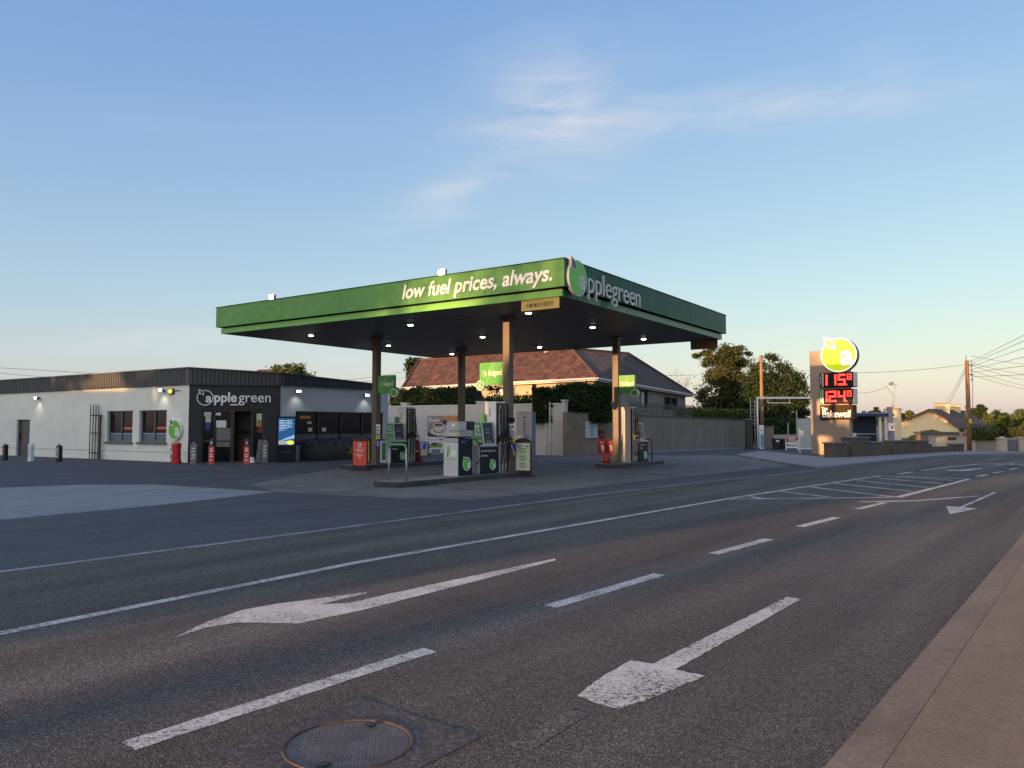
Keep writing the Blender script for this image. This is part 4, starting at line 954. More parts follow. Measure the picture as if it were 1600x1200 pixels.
t = thing('amber_lamp', 'amber bulkhead lamp on the white wall next to the shop corner', 'wall lamp', FL.W(x, 0, z), FL.yaw)
MB().box(-.2, .2, -.1, 0, -.12, .12).build('housing', FRAME, t, bevel=.02); MB().ell((0, -.11, 0), (.16, .05, .1), 12, 8).build('lens', LAMP_Y, t, smooth=True)
x, z = FL.hit(279, 610, -.1)
t = thing('security_camera', 'small security camera high on the white wall beside the shop corner', 'camera', FL.W(x, 0, z), FL.yaw)
q = MB(); q.box(-.02, .02, -.12, 0, -.02, .02); q.cyl((-.02, -.26, -.05), (0, -.1, 0), .035); q.build('body', GREY_P, t)
# palisade screen on the white wall
a, b, z0, z1 = FL.rect(141.5, 631, 158, 718, -.15)
t = thing('palisade_panel', 'tall narrow dark steel palisade panel against the white shop wall', 'fence', FL.W((a+b)/2, -.18, 0), FL.yaw)
for i in range(4):
    x = -(b-a)/2+(b-a)*.78*i/3
    q = MB(); q.box(x-.03, x+.03, -.012, .012, .02, z1-.12); q.add([(x-.03, -.012, z1-.12), (x+.03, -.012, z1-.12), (x+.03, .012, z1-.12), (x-.03, .012, z1-.12), (x, -.07, z1+.05)], [(0, 1, 4), (1, 2, 4), (2, 3, 4), (3, 0, 4)]); q.build('pale', FRAME, t)
for z in (z1*.10, z1*.46, z1*.78): MB().box(-(b-a)/2, (b-a)/2, .013, .05, z, z+.06).build('rail', FRAME, t)
MB().box((b-a)/2-.08, (b-a)/2, -.04, .04, 0, z1*.80).build('post', FRAME, t)
# ---- things outside the shop
def bollard_box(name, label, u, v, hpx, wpx, body, prt, cap=None, yaw=-20, grp=None, style=0):
    P = G(u, v); hh = Sz(hpx, P); ww = Sz(wpx, P)
    t = thing(name, label, 'bollard' if name == 'printed_bollard' else 'display stand', P, yaw, grp)
    MB().box(-ww*.4, ww*.4, -ww*.32, ww*.32, 0, hh*.93).build('sleeve', body, t, bevel=.015)
    q = MB(); q.cyl((0, 0, hh*.93), (0, 0, hh), ww*.18, n=12); q.build('cap', cap or BLACK, t)
    q = MB(); q.box(-ww*.33, ww*.33, -ww*.32-.006, -ww*.32, hh*.2, hh*.86, 0)
    for i in range(4): zz = hh*(.28+.14*i); q.box(-ww*(.25-.05*(i % 2)), ww*(.1+.1*(i % 2)), -ww*.32-.01, -ww*.32-.006, zz, zz+hh*.05, 1)
    q.build('print', prt, t); return t
bollard_box('printed_bollard', 'black bollard with a red print, leftmost in front of the white wall', 8, 719.5, 26, 8, BLACK, [BLACK, RED_P])
t = bollard_box('leaflet_stand', 'white and grey folding leaflet board beside the grey side door', 48, 721, 29, 9, WHITE, [WHITE, GREY_P], WHITE)
bollard_box('printed_bollard', 'black bollard standing between the side door and the palisade panel', 92, 721.5, 27, 9.5, BLACK, [GREY_P, WHITE])
P = G(275, 724.5); hh = Sz(33, P); rr = Sz(8, P)
t = thing('red_drum', 'tall red plastic drum with a printed label below the apple sign', 'bin', P, -25)
lathe(MB(), [(.001, 0), (rr, 0), (rr, .14*hh), (rr*.86, .17*hh), (rr*.84, .82*hh), (rr*.98, .86*hh), (rr*.9, .95*hh), (rr*.5, hh), (.001, hh)], 20).build('body', RED, t, smooth=False)
q = MB(); q.box(-rr*.55, rr*.2, -rr*.97, -rr*.8, .25*hh, .72*hh, 0); q.box(-rr*.4, 0, -rr*.99, -rr*.97, .45*hh, .62*hh, 1); q.build('label', [mat('pink_print', (.45, .1, .2), .5, var=.4, vscale=20), WHITE], t)
for s in (-1, 1): hose(q := MB(), [(s*rr*.85, 0, .88*hh), (s*rr*1.2, 0, .84*hh), (s*rr*1.2, 0, .76*hh), (s*rr*.85, 0, .72*hh)], .014); q.build('handle', RED, t)
for (u, v, h_, w_, lb) in ((302.5, 725.5, 34, 12, 'grey printed panel wrapped on a post, left of the shop entrance'), (414, 723.5, 36, 11, 'grey printed panel wrapped on a post, right of the shop entrance')):
    bollard_box('leaflet_stand', lb, u, v, h_, w_, GREY_P, [mat('grey_photo_print%d' % u, (.22, .21, .19), .6, var=.6, vscale=9), WHITE], GALV, 12, 'grey printed panels beside the entrance')
for (u, v, lb) in ((330.5, 725.5, 'red bollard with a black arrow topped cap, left one in front of the shop door'), (385.5, 725.5, 'red bollard with a black arrow topped cap, right one in front of the shop door')):
    P = G(u, v); hh = Sz(40, P); ww = Sz(8.5, P)
    t = thing('printed_bollard', lb, 'bollard', P, 8, 'red bollards in front of the shop door')
    MB().box(-ww/2, ww/2, -ww*.35, ww*.35, 0, hh*.70).build('sleeve', RED_P, t, bevel=.01)
    q = MB(); q.box(-ww*.5, ww*.5, -ww*.4, ww*.4, hh*.70, hh*.93); q.hexa([(-ww*.5, -ww*.4, hh*.93), (ww*.5, -ww*.4, hh*.93), (ww*.5, ww*.4, hh*.93), (-ww*.5, ww*.4, hh*.93)], [(-.03, -.03, hh), (.03, -.03, hh), (.03, .03, hh), (-.03, .03, hh)]); q.build('cap', BLACK, t)
    q = MB(); q.prism([(-.05, -ww*.41, hh*.84), (.05, -ww*.41, hh*.84), (0, -ww*.41, hh*.91)], (0, -.004, 0)); q.box(-.02, .02, -ww*.41-.004, -ww*.41, hh*.76, hh*.84)
    q.prism([(-.05+.05*math.cos(a*.785)+.05, -ww*.36, hh*.6+.05*math.sin(a*.785)) for a in range(8)], (0, -.004, 0))
    for i, z in enumerate((.5, .36, .28, .14)): q.box(-.07, .07-.03*(i % 2), -ww*.36-.004, -ww*.36, hh*z, hh*(z+.05))
    q.build('print', WHITE, t)
P = G(394, 723); hh = Sz(36, P)
t = thing('ash_post', 'slim dark cigarette post with a white base by the shop door', 'ashtray', P, 0)
MB().cyl((0, 0, .15), (0, 0, hh), .07, .05).build('post', BLACK, t); MB().cyl((0, 0, 0), (0, 0, .26), .14, .08, n=14).build('base', WHITE, t)
P = G(404, 722); t = thing('wet_floor_cone', 'dark folded board leaning by the right side of the shop door', 'board', P, 20)
MB().hexa([(-.15, -.1, 0), (.12, -.1, 0), (.12, -.06, 0), (-.15, -.06, 0)], [(-.02, .1, 1.05), (.14, .1, 1.05), (.14, .13, 1.05), (-.02, .13, 1.05)]).build('panel', GREY_P, t); MB().box(-.13, .10, .05, .09, .0, .05).build('foot', BLACK, t)
# digital advert screen
P = G(447, 722.5); hh = Sz(71.5, P); w2 = Sz(27, P)/2
t = thing('advert_screen', 'tall dark digital advert screen glowing blue between entrance and side window', 'screen', P, 13)
MB().box(-w2*1.08, w2*1.05, 0, .22, 0, hh).build('cabinet', NAVY, t, bevel=.02)
sc = MB().box(-w2*.9, w2*.9, -.008, 0, hh*.375, hh*.96).build('screen', SCREEN_E, t)
q = MB()
for i in range(7): z = hh*(.90-.035*i); q.words(-w2*.8+w2*(1.5, 1.4, 1.55, 1.3, 1.5, .9, .5)[i]/2, z, .045, w2*(1.5, 1.4, 1.55, 1.3, 1.5, .9, .5)[i], -.009, 0)
q.prism([(-w2*.85, -.009, hh*.46), (w2*.88, -.009, hh*.52), (w2*.88, -.009, hh*.60), (-w2*.2, -.009, hh*.52)], (0, -.002, 0), 1); q.prism([(-w2*.88, -.009, hh*.39), (w2*.1, -.009, hh*.39), (w2*.3, -.009, hh*.47), (-w2*.88, -.009, hh*.47)], (0, -.001, 0), 3)
q.ell((w2*.45, -.012, hh*.43), (w2*.4, .004, hh*.045), 12, 6, 2); q.build('picture', [SCREEN_W, mat('screen_pale', (.3, .45, .65), .3, emit=(.25, .42, .65), es=.4), SCREEN_Y, mat('screen_gravel', (.3, .3, .25), .3, emit=(.2, .22, .18), es=.7, var=.5, vscale=20)], sc)
MB().words(0, hh*.22, .04, w2*1.0, -.001).build('lettering', GREY_P, t)
# covered stock along the side window
t = thing('tarpaulin_stack', 'lumpy stock covered with black sheet under the side windows', 'covered goods', FRt.W(3.6, -.5, 0), 52)
vs = []; fs = []; nx, ny = 44, 12
for i in range(nx+1):
    for j in range(ny+1):
        x = -2.6+5.2*i/nx; s = j/ny; hh = 1.02+.16*noise.noise(Vector((x*1.3, 0, 3)))+.10*noise.noise(Vector((x*4, 1, 3)))
        prof = [(.0, -.38), (.25, -.40), (.5, -.39), (.8, -.37), (.98, -.30), (1.03, -.1), (1.03, .05), (1.0, .2), (.95, .32), (.7, .34), (.5, .35), (.2, .35), (0, .35)][j]
        k = .04*noise.noise(Vector((x*3, s*6, 7))); ed = 1 if 1 < i < nx-1 else .92
        vs.append((x, prof[1]*ed+k, prof[0]*hh*ed))
for i in range(nx):
    for j in range(ny): a = i*(ny+1)+j; fs.append((a, a+ny+1, a+ny+2, a+1))
q = MB().add(vs, fs); q.add([vs[j] for j in range(ny+1)], [list(range(ny+1))]); q.add([vs[nx*(ny+1)+j] for j in range(ny+1)], [list(reversed(range(ny+1)))])
q.build('sheet', TARP, t, smooth=True)
q = MB(); q.prism([(-.4, -.44, .35), (.0, -.44, .28), (.15, -.44, .42), (.0, -.44, .60), (-.25, -.44, .64), (-.1, -.44, .48)], (0, -.01, 0), 0); q.box(.9, 1.12, -.45, -.43, .62, .8, 1); q.build('print', [mat('dull_yellow', (.20, .16, .02), .6, var=.5, vscale=8), CREAM_P], t)
# red sandwich board in front of the left column
P = G(562, 735.5)
t = arch_stand('pavement_board', 'black arched pavement board with a coral red poster, left of the left front column', P, -18, .66, 1.27, RED_P, None)
q = MB(); q.cyl((0, -.006, .98), (0, -.009, .98), .075, n=20, m=0); q.ell((0, -.0095, .98), (.03, .002, .05), 10, 6, m=1)
for i, (s_, z, h_, w_) in enumerate(((0, .86, .025, .26), (0, .77, .065, .38), (0, .71, .05, .2), (0, .57, .075, .30), (0, .52, .035, .14), (0, .475, .03, .12))): q.words(0, z, h_, w_, -.0065, 0, 2)
q.build('print', [CREAM_P, RED_P], t)
P = G(574, 728.5); t = arch_stand('pavement_board', 'narrow dark board with a yellow edge behind the coral red board', P, -60, .5, 1.22, YEL, None)

# ---------------------------------------------------------------- walls behind the forecourt
YW = Fr(2.97, 44.4, -29.7)
zt = YW.hit(870, 631.5)[1]
xl = YW.hit(588, 640)[0]
t = thing('yard_wall', 'long white painted wall behind the pumps with two square piers', 'wall', YW.W(xl/2, 0, 0), YW.yaw)
MB().box(xl/2, -xl/2, 0, .22, -.1, zt).build('wall_face', YARDW, t); MB().box(xl/2, -xl/2, -.03, .25, zt, zt+.06).build('coping', WALL_W, t)
MB().box(xl/2, -xl/2, -.02, 0, -.1, .42).build('plinth', YARDW, t)
for u0, u1 in ((627, 636), (745, 759), (878.5, 883)):
    a = YW.hit(u0, 650, -.06)[0]-xl/2; b = YW.hit(u1, 650, -.06)[0]-xl/2; MB().box(a, b, -.09, .31, -.1, zt+.17).box(a-.05, b+.05, -.13, .35, zt+.17, zt+.25).build('pier', YARDW, t)
t = thing('drain_pipe', 'pair of thin white pipes running down the yard wall near its right end', 'pipe', YW.W(YW.hit(859, 660)[0], -.1, 0), YW.yaw)
for dx, hh in ((-.22, 3.15), (0.05, 3.1)): MB().cyl((dx, 0, 0), (dx, 0, hh), .035, n=8).build('pipe', WHITE, t)
q = MB(); 
for z in (.6, 1.7, 2.7): q.box(-.3, .12, .036, .1, z, z+.05)
q.build('bracket', WHITE, t)
# posters on the yard wall
def wall_panel(name, label, u0, v0, u1, v1, y, cat='poster'):
    a, b, z0, z1 = YW.rect(u0, v0, u1, v1, y); t = thing(name, label, cat, YW.W((a+b)/2, y, z0), YW.yaw); return t, (b-a)/2, z1-z0
t, w2, hh = wall_panel('coffee_poster', 'wide poster of a coffee cup and pastry on the white yard wall', 668, 649.5, 716, 682, -.05)
MB().box(-w2, w2, 0, .04, 0, hh).build('board', mat('poster_taupe', (.30, .225, .20), .6, var=.2, vscale=1.5), t)
q = MB(); E = lambda cx, cz, rx, rz, m, o, n=20: q.prism([(cx+rx*math.cos(2*math.pi*i/n), -o, cz+rz*math.sin(2*math.pi*i/n)) for i in range(n)], (0, -.004, 0), m)
q.prism([(-w2+.02, -.001, .01), (-.35, -.001, .01), (-w2+.02, -.001, hh*.22)], (0, -.003, 0), 1)
E(-.25, hh*.25, w2*.62, hh*.2, 2, .004); E(-.25, hh*.28, w2*.4, hh*.12, 3, .009); q.prism([(-.72, -.013, hh*.55), (.12, -.013, hh*.55), (-.02, -.013, hh*.3), (-.2, -.013, hh*.22), (-.42, -.013, hh*.22), (-.6, -.013, hh*.32)], (0, -.004, 0), 2)
E(-.3, hh*.55, .43, hh*.11, 2, .018); E(-.3, hh*.55, .35, hh*.075, 4, .023); E(.25, hh*.4, .2, hh*.12, 2, .009); E(.25, hh*.4, .1, hh*.06, 3, .0135)
q.prism([(0, -.001, hh*.86), (.1, -.001, hh-.01), (w2-.01, -.001, hh-.01), (w2-.01, -.001, hh*.66), (.3, -.001, hh*.72)], (0, -.004, 0), 5); E(.2, hh*.68, .28, hh*.1, 1, .0055); E(.75, hh*.86, .25, hh*.11, 6, .0055)
q.text('The', -w2+.1, hh*.87, .1, None, -.002, .003, m=7); q.text('Bakewell', -w2+.12, hh*.70, .22, .78, -.002, .003, m=7, bold=.02)
q.build('picture', [WHITE, INK, mat('china_white', (.6, .56, .52), .5), mat('saucer_shadow', (.3, .25, .22), .6), mat('coffee_brown', (.20, .06, .03), .4), mat('pastry', (.50, .22, .07), .7, var=.6, vscale=7), ORANGE_P, WHITE], t)
t, w2, hh = wall_panel('car_poster', 'white printed poster of cars below the coffee poster', 665, 683.5, 693, 711, -.05)
MB().box(-w2, w2, 0, .04, 0, hh).build('board', WHITE, t)
q = MB(); q.text('American', -w2+.08, hh*.82, .12, w2*1.2, -.002, .003, m=0); q.box(w2*.5, w2*.9, -.005, -.001, hh*.83, hh*.92, 0); q.prism([(-w2*.7, -.001, hh*.55), (-w2*.2, -.001, hh*.72), (w2*.8, -.001, hh*.7), (w2*.9, -.001, hh*.45), (-w2*.6, -.001, hh*.4)], (0, -.004, 0), 1)
q.prism([(-w2*.5, -.006, hh*.58), (-w2*.1, -.006, hh*.68), (w2*.3, -.006, hh*.66), (w2*.2, -.006, hh*.52)], (0, -.003, 0), 2); q.build('picture', [GREY_P, mat('lime_print', (.25, .32, .08), .6, var=.6, vscale=12), INK], t)
P = G(661, 713); w2 = Sz(17, P)/2; hh = Sz(23, P)
t = thing('picture_board', 'leaning board with a blue and yellow picture beside the red covered extinguisher', 'board', P, -12)
MB().hexa([(-w2, -.12, 0), (w2, -.12, 0), (w2, -.08, 0), (-w2, -.08, 0)], [(-w2, .05, hh), (w2, .05, hh), (w2, .09, hh), (-w2, .09, hh)]).build('panel', BLACK, t)
q = MB(); 
def sl2(x, f, o=.0): return (x*w2, -.122-o+.17*f, hh*f)
q.add([sl2(-.9, .06), sl2(.9, .06), sl2(.9, .95), sl2(-.9, .95)], [(0, 1, 2, 3)], 0); q.add([sl2(-.2, .5, .004), sl2(.5, .45, .004), sl2(.7, .85, .004), sl2(.1, .9, .004)], [(0, 1, 2, 3)], 1); q.add([sl2(-.3, .08, .004), sl2(.6, .1, .004), sl2(.7, .42, .004), sl2(.1, .48, .004)], [(0, 1, 2, 3)], 2)
q.build('picture', [LBLUE, BLUE_P, YEL], t)
for s in (-1, 1): MB().hexa([(s*w2*.9-.02, .3, 0), (s*w2*.9+.02, .3, 0), (s*w2*.9+.02, .34, 0), (s*w2*.9-.02, .34, 0)], [(s*w2*.9-.02, .09, hh), (s*w2*.9+.02, .09, hh), (s*w2*.9+.02, .12, hh), (s*w2*.9-.02, .12, hh)]).build('leg', BLACK, t)
P = G(681, 711); w2 = Sz(14, P)/2
t = thing('white_tub', 'pale open plastic tub on the ground in front of the car poster', 'tub', P, 10)
q = MB(); q.hexa([(-w2*.85, -.2, 0), (w2*.85, -.2, 0), (w2*.85, .2, 0), (-w2*.85, .2, 0)], [(-w2, -.25, .34), (w2, -.25, .34), (w2, .25, .34), (-w2, .25, .34)]); q.build('body', mat('tub_grey', (.40, .41, .42), .5), t, bevel=.02); MB().box(-w2-.02, w2+.02, -.27, .27, .34, .37).build('rim', WHITE, t)
# self service kiosk in front of the wall
P = G(818, 714); t = thing('photo_kiosk', 'tall white cabinet with a printed figure on its front, right of the middle column', 'vending machine', P, -18)
hh = EYE+(667-643.5)/F*P.y; MB().box(-.40, .48, 0, .75, 0, hh).build('cabinet', mat('kiosk_blue_grey', (.17, .20, .26), .5), t, bevel=.01)
MB().box(-.39, .47, -.012, -.001, .8, hh-.03).build('front_print', mat('kiosk_print', (.50, .47, .45), .6, var=.15, vscale=2.5), t)
q = MB(); cx = .06; z0 = hh*.42; q.ell((cx, -.02, hh*.88), (.05, .01, .07), 10, 8, 1); q.prism([(cx-.14, -.013, hh*.80), (cx-.06, -.013, hh*.84), (cx+.06, -.013, hh*.84), (cx+.15, -.013, hh*.80), (cx+.13, -.013, hh*.6), (cx+.08, -.013, hh*.42), (cx-.08, -.013, hh*.42), (cx-.13, -.013, hh*.6)], (0, -.004, 0), 0)
q.box(cx-.02, cx+.02, -.019, -.017, hh*.5, hh*.8, 1); q.prism([(cx+.02, -.018, hh*.34), (cx+.16, -.018, hh*.34), (cx+.13, -.018, hh*.5), (cx+.05, -.018, hh*.5)], (0, -.004, 0), 2); q.ell((-.28, -.02, hh*.55), (.1, .006, .12), 10, 6, 3); q.box(.2, .45, -.017, -.013, hh*.36, hh*.5, 4); q.box(-.36, -.1, -.017, -.013, hh*.36, hh*.48, 5)
q.build('figure_print', [mat('coat_grey', (.45, .42, .41), .6), INK, GREY_P, mat('skin_print', (.6, .42, .26), .6), LBLUE, WHITE], t)

# brown and grey boundary wall
BW = Fr(2.95, 43.1, 47.0)
zb = 2.42
xa = BW.hit(893, 680)[0]; xc = BW.hit(946, 680)[0]; xe = BW.hit(1172, 680)[0]
t = thing('boundary_wall', 'long boundary wall, brown pebbledash at its left end and grey beyond, right of the pumps', 'wall', BW.W(xe/2, 0), BW.yaw)
o = xe/2
MB().box(.1-o, xc-o, 0, .22, -.1, zb).build('pebbledash', BROWNW, t)
q = MB(); q.hexa([(xc-o, .01, -.1), (xe-o, .01, -.1), (xe-o, .23, -.1), (xc-o, .23, -.1)], [(xc-o, .01, zb), (xe-o, .01, zb-.3), (xe-o, .23, zb-.3), (xc-o, .23, zb)]); q.build('rendered_length', GREYW, t)
q = MB(); q.box(.1-o, xa-o, -.06, 0, -.1, zb+.05); q.build('pier', BROWNW, t)
q = MB(); q.box(.1-o, xe-o, -.05, -.001, -.1, .17); q.box(xc+1-o, xe-o, -.8, -.05, -.1, .10); q.build('footing', FOOT, t)
q = MB()
for u in (1051, 1092, 1128, 1163): x = BW.hit(u, 675)[0]-o; q.box(x-.03, x+.03, -.012, .0095, .17, zb-.3)
q.build('joint', mat('joint_pale', (.26, .25, .24), .9), t)
q = MB(); q.hexa([(xc-o, -.04, zb), (xe-o, -.04, zb-.3), (xe-o, .27, zb-.3), (xc-o, .27, zb)], [(xc-o, -.04, zb+.06), (xe-o, -.04, zb-.24), (xe-o, .27, zb-.24), (xc-o, .27, zb+.06)]); q.box(.1-o, xc-o, -.03, .26, zb, zb+.05); q.build('coping', mat('coping_dark', (.10, .09, .08), .9, var=.2), t)
# ornate railing on the wall
x0 = BW.hit(986, 640)[0]; x1 = BW.hit(1080, 640)[0]
t = thing('ornate_railing', 'dark ornate iron railing on top of the grey boundary wall', 'railing', BW.W((x0+x1)/2, .12, 0), BW.yaw); L = (x1-x0)/2
zr = lambda x: zb+.04-.3*max(0, (x+(x0+x1)/2-xc))/(xe-xc)
q = MB(); n = 26
for i in range(n+1): x = -L+2*L*i/n; q.box(x-.015, x+.015, -.015, .015, zr(x), zr(x)+(.92 if i % 6 == 0 else .8))
q.build('upright', FRAME, t)
q = MB()
for dz in (.1, .78): q.hexa([(-L, -.02, zr(-L)+dz), (L, -.02, zr(L)+dz), (L, .02, zr(L)+dz), (-L, .02, zr(-L)+dz)], [(-L, -.02, zr(-L)+dz+.04), (L, -.02, zr(L)+dz+.04), (L, .02, zr(L)+dz+.04), (-L, .02, zr(-L)+dz+.04)])
q.build('rail', FRAME, t)
q = MB()
for i in range(n):
    x = -L+2*L*(i+.5)/n; z = zr(x)+.44; a = L/n*.85
    q.tube([(x+a*math.cos(k*math.pi/4), 0, z+.26*math.sin(k*math.pi/4)) for k in range(9)], .02, 4)
q.build('scrollwork', FRAME, t)
# sign and letter box on the brown wall
a, b, z0, z1 = BW.rect(915, 658.5, 934, 684.5, -.06)
t = thing('wall_notice', 'pale blue notice board on the brown pebbledash wall', 'sign', BW.W((a+b)/2, -.04, 0), BW.yaw); w2 = (b-a)/2
MB().box(-w2, w2, -.03, .04, z0, z1).build('board', mat('notice_board', (.42, .47, .50), .5), t, bevel=.02)
q = MB()
for i, f in enumerate((.52, .3, .1)): z = z0+(z1-z0)*f; q.box(-.14, .14, -.036, -.031, z+.05, z+.15, 0); q.prism([(-.1, -.031, z+.05), (.1, -.031, z+.05), (0, -.031, z-.02)], (0, -.004, 0), 0)
q.words(0, z1-.12, .05, w2*1.2, -.031, 1, 2); q.words(0, z1-.22, .045, w2*.8, -.031, 1, 1); q.build('print', [mat('teal_print', (.10, .26, .27), .5), GREY_P], t)
a, b, z0, z1 = BW.rect(937, 672, 944, 685.5, -.06)
t = thing('meter_box', 'small brown metal box on the pebbledash wall beside the pale notice', 'box', BW.W((a+b)/2, -.02, 0), BW.yaw)
MB().box(-(b-a)/2, (b-a)/2, -.12, .02, z0, z1).build('case', mat('box_brown', (.06, .02, .015), .6), t, bevel=.01); MB().box((b-a)/2-.08, (b-a)/2-.03, -.135, -.12, (z0+z1)/2-.05, (z0+z1)/2+.05).build('latch', BLACK, t)

# ---------------------------------------------------------------- foliage
def leaves(mb, n, fn, size, r):
    for _ in range(n):
        p, s = fn(); a = Vector((r.gauss(0, 1), r.gauss(0, 1), r.gauss(0, .8))).normalized(); b = a.orthogonal().normalized(); c = a.cross(b)
        th = r.uniform(0, 6.28); u = b*math.cos(th)+c*math.sin(th); v = a.cross(u); k = size*s*r.uniform(.6, 1.3)
        mb.add([p-u*k, p+v*k*.45, p+u*k, p-v*k*.45], [(0, 1, 2, 3)])
def tree(name, label, base, crowns, leafm, n, size, trunk_r, group=None, seed=1, clumps=60, spread=.42, height0=0.0):
    """crowns: list of (dx, dy, z, rx, ry, rz) ellipsoids relative to the base; leaf clumps sit mostly in their outer shell"""
    r = random.Random(seed); t = thing(name, label, 'tree', base, 0, group)
    cl = []
    for (dx, dy, z, rx, ry, rz) in crowns:
        for _ in range(max(4, int(clumps*rx*rz/sum(c[3]*c[5] for c in crowns)))):
            d = Vector((r.gauss(0, 1), r.gauss(0, 1), r.gauss(0, 1))).normalized(); k = r.uniform(.45, 1.0)**.6
            cl.append((Vector((dx+d.x*rx*k, dy+d.y*ry*k, z+d.z*rz*k)), spread*min(rx, rz)*r.uniform(.5, 1.15)))
    def fn():
        c, s = cl[r.randrange(len(cl))]; d = Vector((r.gauss(0, .5), r.gauss(0, .5), r.gauss(0, .34)))
        return c+d*s, 1.0
    q = MB(); leaves(q, n, fn, size, r); q.build('crown', leafm, t)
    q = MB(); zc = crowns[0][2]; q.tube([(0, 0, height0), (.05, 0, zc*.5), (crowns[0][0]*.6, crowns[0][1]*.6, zc)], trunk_r, 8, 0, trunk_r*.45)
    for (c, s) in cl[::max(1, len(cl)//16)]: q.tube([(crowns[0][0]*.3, 0, zc*.55), (c.x*.5, c.y*.5, (zc*.7+c.z)/2), c], trunk_r*.3, 5, 0, trunk_r*.08)
    q.build('trunk', BARK, t); return t
def hedge(name, label, fr, x0, x1, y0, y1, ztop, z0, leafm, n, size, seed=1, round_=.3, cat='hedge', bumps=.25):
    r = random.Random(seed); cx = (x0+x1)/2; t = thing(name, label, cat, fr.W(cx, (y0+y1)/2, 0), fr.yaw); L = (x1-x0)/2; Dp = (y1-y0)/2
    top = lambda x: (ztop(x+cx) if callable(ztop) else ztop)+bumps*noise.noise(Vector((x*.9, seed, 0)))+bumps*.4*noise.noise(Vector((x*3, seed, 5)))
    def fn():
        x = r.uniform(-L, L); tz = top(x)
        if r.random() < .35: y = r.uniform(-Dp, Dp); z = tz+r.gauss(-.05, .08)
        else: z = r.uniform(z0, tz); y = -Dp+abs(r.gauss(0, .12))+.10*noise.noise(Vector((x*1.2, z*1.5, seed))); 
        e = (abs(x)-L+round_)/round_
        if e > 0 and z > tz-round_*e*e: z -= round_*e*e
        if r.random() < .12: x = math.copysign(L-abs(r.gauss(0, .1)), x); y = r.uniform(-Dp, Dp)
        return Vector((x, y, z)), 1.0
    q = MB(); leaves(q, n, fn, size, r); q.build('foliage', leafm, t)
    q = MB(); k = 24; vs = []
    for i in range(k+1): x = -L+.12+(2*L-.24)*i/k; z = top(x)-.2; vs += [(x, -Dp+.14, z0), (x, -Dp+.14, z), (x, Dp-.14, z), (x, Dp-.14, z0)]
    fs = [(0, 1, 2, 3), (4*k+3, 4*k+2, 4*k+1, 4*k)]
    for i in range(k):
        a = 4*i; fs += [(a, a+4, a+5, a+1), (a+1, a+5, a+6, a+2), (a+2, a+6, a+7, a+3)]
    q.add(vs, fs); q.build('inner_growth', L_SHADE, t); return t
YWb = Fr(*YW.W(0, .6)[:2], YW.yaw)
h1 = lambda u, v: YWb.hit(u, v)
xa_, z1_ = h1(606, 610); xb_, z2_ = h1(762, 612)
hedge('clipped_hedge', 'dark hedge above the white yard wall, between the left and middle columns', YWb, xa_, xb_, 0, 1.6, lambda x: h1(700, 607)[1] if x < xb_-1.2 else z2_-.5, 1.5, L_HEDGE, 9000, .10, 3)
xa_, _ = h1(764, 620); xb_, _ = h1(832, 620)
hedge('sparse_hedge', 'thin low shrub growth above the white wall behind the middle column', YWb, xa_, xb_, .1, 1.0, h1(800, 620)[1], 2.0, L_GREEN, 1800, .09, 4, bumps=.5)
BWb = Fr(*BW.W(0, .35)[:2], BW.yaw)
zf = EYE+(667-601)/F*44.5
x0_ = BWb.hit(836, 640)[0]; x1_ = BWb.hit(955, 640)[0]
HF = Fr(1.1, 44.9, -2.0)
ha = HF.hit(832, 620)[0]; hb = HF.hit(956, 620)[0]
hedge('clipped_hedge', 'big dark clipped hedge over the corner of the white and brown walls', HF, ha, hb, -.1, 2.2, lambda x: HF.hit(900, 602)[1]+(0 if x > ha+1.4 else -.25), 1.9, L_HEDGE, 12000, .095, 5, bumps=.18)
x0_ = BWb.hit(1079, 640)[0]; x1_ = BWb.hit(1176, 640)[0]
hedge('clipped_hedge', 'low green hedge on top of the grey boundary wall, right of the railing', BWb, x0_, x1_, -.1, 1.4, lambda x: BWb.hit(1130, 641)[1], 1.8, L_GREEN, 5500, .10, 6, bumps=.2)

# ---------------------------------------------------------------- terracotta roofed house
def uvroof(name, faces, m, parent, org):
    me = bpy.data.meshes.new(name); vs = []; fs = []
    for f in faces: b = len(vs); vs += [tuple(p-org) for p in f]; fs.append(list(range(b, b+len(f))))
    me.from_pydata(vs, [], fs); uvl = me.uv_layers.new(name='UVMap'); k = 0
    for f in faces:
        e = (f[1]-f[0]).normalized(); nn = (f[1]-f[0]).cross(f[-1]-f[0]).normalized(); s = nn.cross(e)
        for p in f: uvl.data[k].uv = ((p-f[0]).dot(e), (p-f[0]).dot(s)); k += 1
    me.materials.append(m); o = bpy.data.objects.new(name, me); C.objects.link(o); o.parent = parent; return o
Lp = AT(629, 605.5, 66); Pp = AT(932, 590, 55); Qp = AT(1083, 616.5, 70); R1 = AT(893, 545.5, 61); R2 = AT(655, 563, 71); R3 = AT(982, 553, 65)
Lb = Vector((Lp.x+6, Lp.y+12, Lp.z)); Qb = Vector((Qp.x-5, Qp.y+9, Qp.z)); Bk = Vector((5.5, 84, 4.6))
house = thing('bungalow', 'large bungalow with a hipped terracotta tile roof behind the white yard wall', 'house', Vector((0, 62, 0)))
HO = Vector((0, 62, 0))
uvroof('roof', [[Lp, Pp, R1, R2], [Lb, Lp, R2]], TILE, house, HO)
uvroof('roof', [[Pp, Qp, R3, R1], [Qp, Qb, R3], [Bk, Lb, R2, R1], [Qb, Bk, R1, R3]], TILE_B, house, HO)  # slopes away from the sun: shade put into a browner tile
q = MB()
